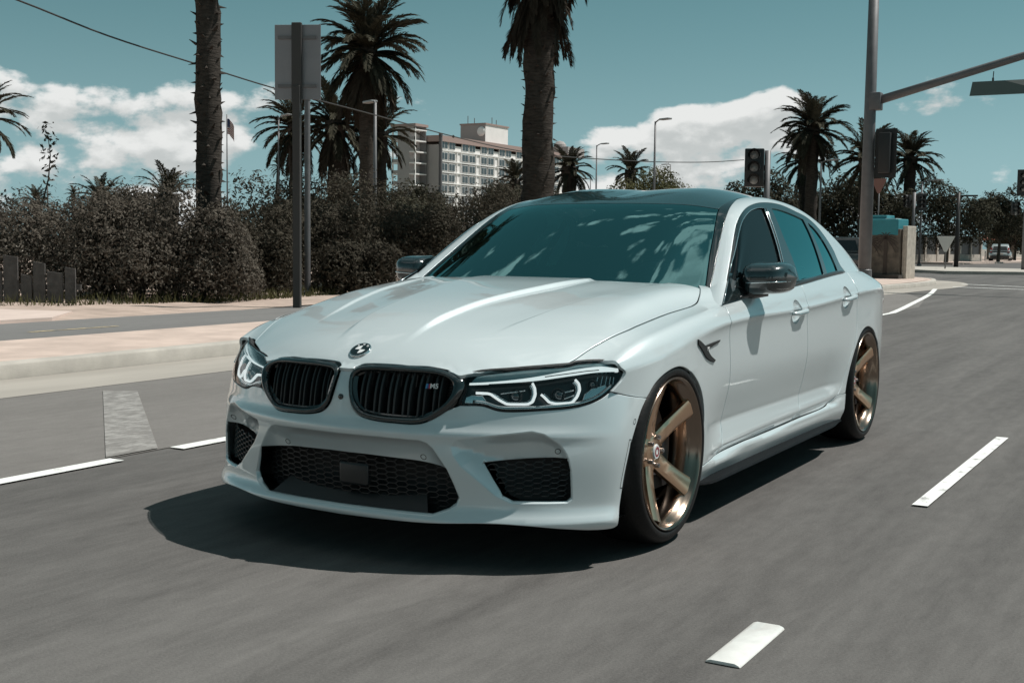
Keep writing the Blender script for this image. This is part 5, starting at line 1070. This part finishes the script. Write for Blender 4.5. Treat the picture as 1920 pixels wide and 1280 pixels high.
    for sgn in (1, -1):
        m2 = np.array([sgn, 1]); h = empty('headlight', parent=car)
        panel('lens', clear, h, offF(.003), hlc*m2, sc=FS, step=.02, gap=.003, flange=.004, bstep=.01)
        panel('seal', black, h, offF(-.001), offset(ccw(hlc*FS), .003)/FS*m2, holes=[offset(ccw(hlc*FS), -.0035)/FS*m2], sc=FS, step=.02, gap=0, flange=.02, bstep=.01, edge=0)
        panel('housing', dark, h, offF(-.050), hlc*m2, sc=FS, step=.02, gap=.002, flange=-.046, bstep=.01, edge=0)
        tp_ = cr(hl[0:7], 6); br = seq([(p[0]+.004, p[1]-.006) for p in tp_[1:-1]], [(.745, .690)], cr([(.700, .6905), (.64, .6895), (.577, .6805), (.467, .6625), (.36, .6525), (.312, .6500)], 5))
        panel('lens_sheen_band', mat('lamp_sheen_teal', (.30, .42, .44), .2, metal=.7), h, offF(-.008), br*m2, sc=FS, step=.012, gap=0, flange=.012, bstep=.008)  # teal band puts the reflection in the lens into colour
        wb_ = cr([(.745, .6930), (.700, .6945), (.64, .6930), (.577, .6845), (.467, .6665), (.36, .6560), (.312, .6520)], 6); nb = len(wb_)
        up_ = np.array([(t, z+.0022+.0135*sst(.33, .60, t)*(1-.55*sst(.66, .745, t))) for t, z in wb_])
        panel('light_brow', mat('lamp_white', (.80, .84, .84), .25, coat=.6, emit=(.9, 1, 1), es=.75), h, offF(-.0065), seq(up_, (wb_-np.array([0, .0035]))[::-1])*m2, sc=FS, step=.008, gap=0, flange=.008, bstep=.006)
        # bright lower bezel following the bottom outline
        lo_ = cr(hl[7:16], 6); ins_ = offset(ccw(hlc*FS), -.014)/FS
        M = MB(); M.tube([offF(-.020)(np.array(t*sgn), np.array(z+.011)) for t, z in lo_[4:-3]], .0085, 8); M.build('lower_bezel', silver, h, smooth=True)
        for nm in ('drl1', 'drl2'):
            M = MB(); d_ = np.array(TR[nm]); c = np.concatenate([d_[i]+(d_[i+1]-d_[i])*np.arange(6)[:, None]/6 for i in range(len(d_)-1)]+[d_[-1:]]); c = np.array([c[max(i-1, 0):i+2].mean(0) for i in range(len(c))]); M.tube([offF(-.018)(np.array(t*sgn), np.array(z)) for t, z in c], .0046, 8); M.build('daytime_light', drlm, h, smooth=True)
            M = MB(); cc = c.mean(0); M.tube([offF(-.030)(np.array((t+(cc[0]-t)*.12)*sgn), np.array(z+(cc[1]+.01-z)*.12)) for t, z in c], .007, 8); M.build('light_guide', silver, h, smooth=True)
        for (t, z), r in zip(TR['proj'], (.022, .022, .016)):
            p = offF(-.040)(np.array(t*sgn), np.array(z)); pr = h
            M = MB(); M.lathe([(r*1.25, .0), (r*1.22, -.012), (r*1.05, -.010), (r, .0)], 28, 'y', o=p); M.build('projector_ring', dark, pr, smooth=True)
            M = MB(); M.lathe([(r*math.sin(a), -.020*math.cos(a)) for a in np.linspace(0.001, math.pi/2, 8)], 24, 'y', o=p); M.build('projector_lens', mat('projector_glass', (.02, .035, .04), .02, coat=1, spec=1), pr, smooth=True)
        panel('inner_reflector', silver, h, offF(-.022), np.array([(.305, .583), (.345, .583), (.372, .575), (.350, .612), (.322, .614), (.308, .606)])*m2, sc=FS, step=.012, gap=0, flange=.01, bstep=.008)
        panel('outer_reflector', silver, h, offF(-.026), np.array([(.612, .590), (.655, .608), (.700, .636), (.690, .652), (.640, .640), (.618, .620)])*m2, sc=FS, step=.012, gap=0, flange=.01, bstep=.008)
        for (t0_, t1_, z0_) in ((.395, .455, .6215), (.545, .583, .622), (.56, .585, .604)):
            M = MB(); M.tube([offF(-.022)(np.array(t*sgn), np.array(z0_+.004*k)) for k, t in enumerate(np.linspace(t0_, t1_, 4))], .0028, 6); M.build('lamp_blade', silver, h, smooth=True)
        M = MB(); M.tube([offF(-.0055)(np.array(t*sgn), np.array(z)) for t, z in ((.50, .6765), (.56, .686), (.62, .6945), (.66, .697))], .0018, 6); M.build('brow_slot', dark, h, smooth=True)
        # thin fins in the outer corner
        M = MB()
        for k in range(5):
            t = .655+.018*k; M.tube([offF(-.035)(np.array(t*sgn), np.array(.645-.002*k)), offF(-.035)(np.array((t+.012)*sgn), np.array(.690-.003*k))], .0022, 5)
        M.build('reflector_fin', silver, h)
    # --- roof, pillars, glass -----------------------------------------------------------------------------------------
    we = curve('wind_edge'); wh = curve('white_edge'); wo = cr([p for p in TR['win_outer'] if p[0] > .87 or p[1] < .5], 5)
    topc = cr([(1.3903, .3682), (1.375, .31), (1.350, .20), (1.330, .10), (1.322, 0)], 5)
    whalf = seq([(.56, 0), (.60, .20), (.70, .34), (.775, .379)], we, topc[1:])
    def sym(h): h = np.asarray(h, float); return seq(h, (h*np.array([1, -1]))[::-1][1:-1])
    inn = seq([(.68, 0), (.70, .17), (.78, .29), (.85, .335)], cr([(.90, .347), (1.05, .345), (1.20, .343), (1.28, .338), (1.318, .315), (1.325, .28)], 5), cr([(1.322, .26), (1.310, .16), (1.297, 0)], 5))
    ws = panel('windshield', wglass, car, sG, sym(whalf), sc=GS, step=.05, flip=True, gap=.003, flange=0)
    panel('windshield_border', trimb, ws, sG, sym(whalf), holes=[sym(inn)], sc=GS, step=.05, flip=True, gap=.004, off=-.004, flange=0, edge=0, bstep=.02)
    # black strip between glass and pillar, running into the roof joint
    st = seq(we[::1], [(1.45, .372), (1.55, .384), (1.614, .392)], wh[::-1], [(.80, .392)])
    panel('windshield_trim', gloss, car, sG, st, sc=GS, step=.03, flip=True, both=True, gap=.001, bstep=.012, flange=.01)
    rfh = seq([(1.325, 0)], topc[::-1][1:] , [(1.45, .374), (1.55, .386), (1.7, .392), (2.0, .392), (2.4, .390), (2.75, .37), (2.80, .2), (2.82, 0)])
    panel('roof', roofm, car, sG, sym(rfh), sc=GS, step=.035, flip=True, gap=.002)
    rw = seq([(2.83, 0), (2.81, .2), (2.77, .36), (3.0, .36), (3.3, .36), (3.60, .34), (3.66, .2), (3.68, 0)])
    panel('rear_window', tglass, car, sG, sym(rw), sc=GS, step=.06, flip=True, gap=.004)
    fr = seq(wh, [(1.7, .396), (2.0, .396), (2.4, .394), (2.76, .374), (3.0, .365), (3.3, .365), (3.62, .345), (3.66, .40), (3.68, .6), (3.68, .99), (3.2, .99), (2.76, .93), (2.7107, .9025)], wo[::-1])
    panel('side_frame', paint, car, sG, fr, sc=GS, step=.026, flip=True, both=True, gap=.001, bstep=.012)
    wb = np.array(TR['win_belt'][:-2]+[(1.30, .8985), (1.02, .895), (.95, .80)])
    gl = [cr([(1.01, .875), (.985, .70)]+TR['glass_f'][1:8], 4), cr(TR['glass_f'][7:], 4)]
    gf = seq(gl[0], gl[1][1:]); gr = seq(cr(TR['glass_r'][:4], 4), cr(TR['glass_r'][4:8], 4), cr(TR['glass_r'][8:], 4)); gq = seq(cr(TR['glass_q'][:6], 4), cr(TR['glass_q'][6:], 4))
    ring_ = seq(wo, wb[1:])
    wt = panel('window_trim', gloss, car, sG, ring_, holes=[gf, gr, gq], sc=GS, step=.02, flip=True, both=True, gap=.0015, bstep=.01, flange=.012)
    for sgn, w in zip((1, -1), wt):
        for nm, g_, gm in (('front_window', gf, sglass), ('rear_window_pane', gr, tglass), ('quarter_window', gq, tglass)):
            panel(nm, gm, w, sG, g_, sc=GS, step=.05, flip=True, gap=-.004, off=-.006, flange=0, edge=0, bstep=.02, mirror=sgn < 0)
            if nm == 'front_window':
                M = MB(); M.tube([sG(np.array([a]), np.array([b]))[0]*np.array([sgn, 1, 1])+np.array([sgn*.001, 0, 0]) for a, b in gl[0][9:]], .0026, 6); M.build('chrome_line', chrome, w, smooth=True)
                for dy in (0, .035):
                    M = MB(); M.tube([sG(np.array([a+dy]), np.array([b]))[0]*np.array([sgn, 1, 1])+np.array([sgn*.002, 0, 0]) for a, b in gl[1]], .0028, 6); M.build('pillar_line', chrome, w, smooth=True)
    # belt strip below the side windows
    for sgn in (1, -1):
        M = MB(); ys = np.linspace(.86, 2.70, 30); M.tube([(sgn*(G_xb(y)+.001), y, G_zb(y)-.004) for y in ys], [.004]+[.009]*28+[.004], 8); M.build('belt_strip', trimb, car, smooth=True)
    # --- tail and underbody -------------------------------------------------------------------------------------------
    ss = np.linspace(-1, 1, 61); V = []; rings = 9
    for k in range(rings):
        a = k/(rings-1)*math.pi/2; y = 3.97+.16*math.sin(a); f = 1-.30*(1-math.cos(a))
        P = sA(3.97+0*ss, ss); 
        for p in P: V.append((p[0]*f, y, .60+(p[2]-.60)*(1-.25*(1-math.cos(a)))))
    n = len(ss); F = [(k*n+i, k*n+i+1, (k+1)*n+i+1, (k+1)*n+i) for k in range(rings-1) for i in range(n-1)]+[tuple((rings-1)*n+i for i in range(n))]+[(k*n+n-1, k*n, (k+1)*n, (k+1)*n+n-1) for k in range(rings-1)]
    M = MB(); M.add(V, F); M.build('rear_bumper', paint, car, sharp=40)
    panel('trunk_lid', paint, car, sA, np.array([(3.45, -.38), (3.975, -.38), (3.975, .38), (3.45, .38)]), sc=AS, step=.06, flip=True)
    tl = np.array(ysz([(3.86, .80), (3.90, .812), (3.978, .79), (3.978, .70), (3.93, .69), (3.88, .74)]))
    panel('tail_light', mat('tail_red', (.10, .012, .012), .1, coat=1), car, sA, tl, sc=AS, step=.03, flip=True, both=True, off=.003)
    M = MB(); M.box((0, 1.35, .215), (1.68, 3.7, .05)); M.build('floor_pan', black, car)
    for yc in (0.02, 2.96):
        for sgn in (1, -1):
            V = []; n = 21
            for x in (.45, .905):
                for a in np.linspace(-.35, math.pi+.35, n): V.append((sgn*x, yc+.362*math.cos(a), .345+.362*math.sin(a)))
            M = MB(); M.add(V, [(i, i+1, n+i+1, n+i) for i in range(n-1)]+[tuple(range(n))]); M.build('wheel_well', black, car, fix=False)
    # --- cabin --------------------------------------------------------------------------------------------------------
    cab = mat('cabin_dark', (.014, .015, .015), .7); lea = mat('seat_leather', (.03, .028, .026), .5)
    it = empty('interior', parent=car)
    M = MB()
    for i, y in enumerate((.60, .80, 1.05, 1.12, 1.16)):
        z = (.93, .955, .945, .91, .70)[i]; w = (.70, .74, .74, .74, .74)[i]
        for x in np.linspace(-1, 1, 13): M.V.append((x*w, y, z-.02*abs(x)**3+(.03*math.exp(-((x*w-.36)/.18)**2) if i in (2, 3) else 0)))
    M.F += [(i*13+k, i*13+k+1, (i+1)*13+k+1, (i+1)*13+k) for i in range(4) for k in range(12)]; M.build('dashboard', mat('dash_top', (.075, .08, .08), .5), it, sharp=40)
    M = MB(); c = Vector((.37, 1.20, .868)); ax = Vector((0, .94, .34)).normalized(); e1 = Vector((1, 0, 0)); e2 = ax.cross(e1)
    M.tube([c+(e1*math.cos(a)+e2*math.sin(a))*.185 for a in np.linspace(0, 2*math.pi, 41)], .015, 8, cap=False)
    for a in (0, math.pi, -math.pi/2): M.tube([c, c+(e1*math.cos(a)+e2*math.sin(a))*.185], .013, 6)
    M.build('steering_wheel', mat('wheel_leather', (.22, .22, .22), .35), it, smooth=True)
    for x in (.37, -.37):
        sroot = M = MB()
        for (w, d, z0, z1, y0, y1) in ((.50, .14, .62, 1.12, 1.75, 1.98),):
            V = []
            for f in np.linspace(0, 1, 8):
                ww = w*(1-.35*f**3)/2; z = z0+(z1-z0)*f; y = y0+(y1-y0)*f
                for a in np.linspace(0, 2*math.pi, 16, endpoint=False): V.append((x+ww*abs(math.cos(a))**.5*math.copysign(1, math.cos(a)), y+d/2*abs(math.sin(a))**.7*math.copysign(1, math.sin(a)), z))
            M.add(V, [(i*16+k, i*16+(k+1) % 16, (i+1)*16+(k+1) % 16, (i+1)*16+k) for i in range(7) for k in range(16)]+[tuple(7*16+k for k in range(16))])
        so = M.build('seat_back', lea, it, smooth=True)
        M = MB(); V = []
        for f in np.linspace(-1, 1, 7):
            r = math.sqrt(max(0, 1-f**4)); 
            for a in np.linspace(0, 2*math.pi, 14, endpoint=False): V.append((x+.13*r*math.cos(a), 2.01+.045*r*math.sin(a), 1.215+.095*f))
        M.add(V, [(i*14+k, i*14+(k+1) % 14, (i+1)*14+(k+1) % 14, (i+1)*14+k) for i in range(6) for k in range(14)]); M.build('headrest', lea, it, smooth=True)
        M = MB(); M.box((x, 1.62, .58), (.50, .50, .16)); o = M.build('seat_cushion', lea, it); bevel(o, .05, 3)
    M = MB(); M.box((0, 1.45, 1.275), (.24, .03, .065)); o = M.build('inside_mirror', gloss, it); bevel(o, .012, 2)
    M = MB(); M.box((0, 2.55, .80), (1.3, .18, .5)); o = M.build('rear_bench', lea, it); bevel(o, .05, 3)
    panel('headliner', mat('headliner_cloth', (.05, .05, .048), .9), it, lambda y, s: sG(y, s)-np.array([0, 0, .05]), sym([(1.40, 0), (1.45, .34), (2.7, .34), (2.75, 0)]), sc=GS, step=.1, flip=True, gap=0, flange=0, edge=0)
    panel('rear_light_block', cab, it, lambda y, s: sG(y, s)*np.array([.97, 1, 1])-np.array([0, 0, .035]), sym([(2.62, 0), (2.62, .50), (3.70, .50), (3.74, 0)]), sc=GS, step=.1, flip=True, gap=0, flange=0, edge=0)  # added dark panel, blocks daylight leaking in around the rear window
    # --- door mirrors -------------------------------------------------------------------------------------------------
    for sgn in (1, -1):
        mr = empty('door_mirror', parent=car); V = []; n = 24; xs = np.linspace(0, 1, 15)
        for f in xs:
            x = .862+.203*f; cap_ = math.sqrt(max(1-max(0, (f-.60)/.40)**2.2, 0)) if f > .6 else 1.; st_ = sst(-.12, .16, f)
            hz = .076*(cap_**.7)*(.80+.20*st_)*(1-.10*f); dy = .165*cap_*(.75+.25*st_); zc = .990+.008*f; yb = 1.100+.02*f
            for k in range(n):
                a = 2*math.pi*k/n; ca, sa = math.cos(a), math.sin(a)
                y = yb-dy*(1 if ca > 0 else .16)*abs(ca)**.5*math.copysign(1, ca); z = zc+hz*abs(sa)**.62*math.copysign(1, sa)
                if ca > 0 and sa > 0: z -= .010*ca*sa
                V.append((sgn*x, y, z))
        F = [(i*n+k, i*n+(k+1) % n, (i+1)*n+(k+1) % n, (i+1)*n+k) for i in range(len(xs)-1) for k in range(n)]+[tuple(range(n)), tuple((len(xs)-1)*n+k for k in range(n))]
        M = MB(); M.add(V, F); M.build('mirror_shell', carbon, mr, sharp=50)
        M = MB(); M.tube([(sgn*(.876+.184*f), 1.098+.02*f-0.167*(.80+.20*sst(-.12, .16, f))*(math.sqrt(max(1-max(0, (f-.6)/.4)**2.2, 0)) if f > .6 else 1), .972+.010*f) for f in np.linspace(0, .97, 14)], .0035, 6); M.build('turn_signal', chrome, mr, smooth=True)
        M = MB(); M.tube([(sgn*.845, .98, .918), (sgn*.885, 1.03, .922), (sgn*.95, 1.06, .930)], [.03, .024, .018], 10); M.build('mirror_arm', gloss, mr, smooth=True)
        M = MB(); M.add([(sgn*.884, .664, .897), (sgn*.8275, .880, .990), (sgn*.815, .925, 1.018), (sgn*.838, 1.03, 1.00), (sgn*.888, 1.05, .917), (sgn*.886, .86, .906)], [(0, 1, 2, 3, 4, 5)]); M.build('sail_panel', gloss, mr)
        M = MB(); M.tube([(sgn*.886, .664, .896), (sgn*.829, .879, .990)], .0022, 6); M.build('sail_line', chrome, mr, smooth=True)
        TL, TR_, BR, BL = (np.array(v) for v in ((.766, .811, .9515), (.8215, .8785, .9845), (.880, .662, .8850), (.795, .640, .868))); M = MB(); n_ = 7
        for i in range(n_):
            for j in range(n_):
                u_, v_ = i/(n_-1), j/(n_-1); p_ = (1-v_)*((1-u_)*TL+u_*TR_)+v_*((1-u_)*BL+u_*BR)+np.array([.008, -.004, .008])*4*u_*(1-u_)*(1-v_*.5); M.V.append((sgn*p_[0], p_[1], p_[2]))
        M.F += [(i*n_+j, i*n_+j+1, (i+1)*n_+j+1, (i+1)*n_+j) for i in range(n_-1) for j in range(n_-1)]; M.build('pillar_foot', paint, car, smooth=True)
        # small upper fin of the shell
        M = MB(); M.add([(sgn*.875, 1.00, 1.035), (sgn*.915, .995, 1.030), (sgn*.905, 1.10, 1.046), (sgn*.872, 1.10, 1.052)], [(0, 1, 2, 3)]); M.build('mirror_fin', gloss, mr)
    # --- wheels -------------------------------------------------------------------------------------------------------
    def make_wheel(phase):
        w = empty('wheel')
        # axis = +x outwards; rim face plane at x = 0
        M = MB(); M.lathe([(.292, -.012), (.297, .001), (.306, .006), (.322, .004), (.338, -.012), (.347, -.040), (.350, -.075), (.350, -.150), (.346, -.205), (.330, -.245), (.30, -.25), (.285, -.24)], 72, 'x')
        M.build('tyre', rubber, w, sharp=40)
        rim = w
        M = MB(); M.lathe([(.293, -.012), (.2945, .001), (.2905, .006), (.2845, .004), (.279, -.006), (.272, -.022), (.262, -.030), (.256, -.050), (.252, -.10), (.250, -.23)], 96, 'x'); M.build('rim', lipm, rim, sharp=50)
        nsp = 5
        for k in range(nsp):
            M = MB(); a0 = phase+2*math.pi*k/nsp; V = []
            st = np.linspace(0, 1, 9)
            for f in st:
                r = .045+f*(.263-.045); w2 = .038-.010*f+.012*f**3; x0 = -.080+.068*f**1.5; th = .022+.012*(1-f)
                for dw, dx in ((-1, -th), (-1, -.008), (-.62, .0), (.62, .0), (1, -.008), (1, -th)):
                    V.append((x0+dx, r, dw*w2))
            V = [(v[0], v[1]*math.cos(a0)-v[2]*math.sin(a0), v[1]*math.sin(a0)+v[2]*math.cos(a0)) for v in V]
            M.add(V, [(i*6+j, i*6+j+1, (i+1)*6+j+1, (i+1)*6+j) for i in range(8) for j in range(5)]+[tuple(range(6))[::-1], tuple(48+j for j in range(6))])
            M.build('spoke', bronze, rim, sharp=30)
        M = MB(); M.lathe([(.0, -.070), (.030, -.070), (.034, -.074), (.060, -.076), (.078, -.086), (.085, -.11), (.085, -.14)], 40, 'x'); M.build('hub', bronze, rim, sharp=40)
        for k in range(5):
            a = phase+2*math.pi*(k+.5)/5; M = MB(); M.lathe([(0, -.060), (.008, -.060), (.009, -.064), (.009, -.085)], 10, 'x', o=(0, .057*math.cos(a), .057*math.sin(a))); M.build('wheel_bolt', steel, rim, sharp=40)
        M = MB(); M.lathe([(0, -.064), (.026, -.064), (.030, -.068), (.030, -.075)], 28, 'x'); c = M.build('centre_cap', mat('cap_white', (.7, .72, .72), .25, coat=1), rim, sharp=40)
        M = MB(); M.lathe([(.011, -.0632), (.020, -.0632)], 24, 'x'); M.build('cap_ring', mat('cap_red', (.25, .03, .04), .3), rim)
        M = MB(); M.lathe([(.09, -.120), (.20, -.120), (.20, -.150), (.09, -.150)], 64, 'x', closed=True); M.build('brake_disc', steel, w, sharp=40)
        M = MB(); P = []
        for a in np.linspace(-.45, .45, 10): P.append((.225*math.cos(a), .225*math.sin(a)))
        for a in np.linspace(.45, -.45, 10): P.append((.150*math.cos(a), .150*math.sin(a)))
        M.prism(P, -.165, -.105, 'yz'); o = M.build('brake_caliper', mat('caliper_dark', (.03, .03, .035), .3, coat=.5), w); bevel(o, .008, 2)
        return w
    proto = make_wheel(math.radians(34))
    spots = [(.940, 0.0, 1, 0), (.935, 2.982, 1, .05), (-.940, 0.0, -1, 0), (-.935, 2.982, -1, .05)]
    for i, (x, y, s, ph) in enumerate(spots):
        o = proto if i == 0 else copy_tree(proto)
        o.parent = car; o.location = (x, y, .349); o.rotation_euler = (ph, 0, 0 if s > 0 else math.pi)
    # --- badges -------------------------------------------------------------------------------------------------------
    # round bonnet badge: black ring, silver rims, black and white quarters
    y0, s0 = TR['roundel'][0]; c = surfA(np.array(y0), np.array(0.)); e = 4e-3
    pu = surfA(np.array(y0+e), np.array(0.))-surfA(np.array(y0-e), np.array(0.)); ey = norm3(pu); ex = np.array([1., 0, 0]); nz = np.cross(ex, ey); nz = nz if nz[2] > 0 else -nz
    bd = empty('bonnet_badge', parent=car)
    wht = mat('badge_white', (.8, .82, .82), .25, coat=1)
    def disc(name, r0, r1, a0, a1, h, m, n=40):
        V = []; 
        for a in np.linspace(a0, a1, n):
            for r in (r0, r1): V.append(c+ex*r*math.cos(a)+ey*r*math.sin(a)+nz*h)
        M = MB(); M.add(V, [(2*i, 2*i+1, 2*i+3, 2*i+2) for i in range(n-1)]); M.build(name, m, bd)
    V = []; M = MB()
    for r, h in ((.0415, -.008), (.0415, .004), (.039, .006), (.0365, .0055)):
        for k in range(48): a = 2*math.pi*k/48; V.append(c+ex*r*math.cos(a)+ey*r*math.sin(a)+nz*h)
    M.add(V, [(i*48+k, i*48+(k+1) % 48, (i+1)*48+(k+1) % 48, (i+1)*48+k) for i in range(3) for k in range(48)]); M.build('badge_rim', chrome, bd, smooth=True)
    disc('badge_ring', .0, .0368, 0, 2*math.pi, .0052, gloss)
    for q in range(4): disc('badge_quarter', .0005, .0225, q*math.pi/2, (q+1)*math.pi/2, .0058, wht if q % 2 else gloss, 14)
    def text_mesh(body, size, extrude=.0012, shear=0., bold=0.0):
        cu = bpy.data.curves.new('t', 'FONT'); cu.body = body; cu.size = size; cu.extrude = extrude; cu.align_x = 'CENTER'; cu.align_y = 'CENTER'; cu.shear = shear; cu.offset = bold
        ob = bpy.data.objects.new('t', cu); COL.objects.link(ob); dg = bpy.context.evaluated_depsgraph_get(); dg.update()
        me = bpy.data.meshes.new_from_object(ob.evaluated_get(dg)); bpy.data.objects.remove(ob); return me
    globals()['text_mesh'] = text_mesh
    for i, ch in enumerate('BMW'):
        a = math.pi/2+math.radians(42)*(1-i); me = text_mesh(ch, .0125, .0002, 0, .0002)
        o = link('badge_letter', me, bd, wht); d = ex*math.cos(a)+ey*math.sin(a); t_ = ex*math.sin(a)-ey*math.cos(a); p = c+d*.0297+nz*.0055
        o.matrix_local = Matrix(((t_[0], d[0], nz[0], p[0]), (t_[1], d[1], nz[1], p[1]), (t_[2], d[2], nz[2], p[2]), (0, 0, 0, 1)))
    # model badge in the left kidney
    t, z = TR['M5'][0]; p = surfF(np.array(t), np.array(z)); q = surfF(np.array(t+.01), np.array(z)); ex2 = norm3(q-p); n2 = norm3(np.cross(ex2, np.array([0, 0, 1.]))); up = np.cross(n2, ex2)
    mb = empty('model_badge', parent=car)
    def place(me, dx, m, nm, dn=-.004):
        pp = p+ex2*dx+n2*dn; o = link(nm, me, mb, m); o.matrix_local = Matrix(((ex2[0], up[0], n2[0], pp[0]), (ex2[1], up[1], n2[1], pp[1]), (ex2[2], up[2], n2[2], pp[2]), (0, 0, 0, 1)))
    place(text_mesh('M5', .024, .0012, .12, .0006), .010, wht, 'badge_letters')
    for k, cc in enumerate(((.05, .30, .55), (.03, .07, .25), (.45, .03, .04))):
        M = MB(); x0 = -.021+.0055*k; M.prism([(x0, -.0085), (x0+.005, -.0085), (x0+.009, .0085), (x0+.004, .0085)], -.001, .001, 'xy'); o = M.build('badge_stripe', mat('stripe%d' % k, cc, .3), mb); pp = p-n2*.004
        o.matrix_local = Matrix(((ex2[0], up[0], n2[0], pp[0]), (ex2[1], up[1], n2[1], pp[1]), (ex2[2], up[2], n2[2], pp[2]), (0, 0, 0, 1)))
    # black side vent on the fenders
    vn = np.array(TR['badge'])
    for sgn in (1, -1):
        v = panel('fender_vent', black, car, sA, vn*np.array([1, sgn]), sc=AS, step=.02, flip=True, off=.006, flange=.008, gap=0, edge=.001, bstep=.01)
        pp = surfA(np.array(.352), np.array(s_at(.352, .723))); me = text_mesh('M5', .020, .001, .1, .0004); o = link('vent_letters', me, v, wht)
        o.location = (sgn*(pp[0]+.0075), pp[1], pp[2]); o.rotation_euler = (math.pi/2, 0, sgn*math.pi/2)
    return car
CAR = build_car()
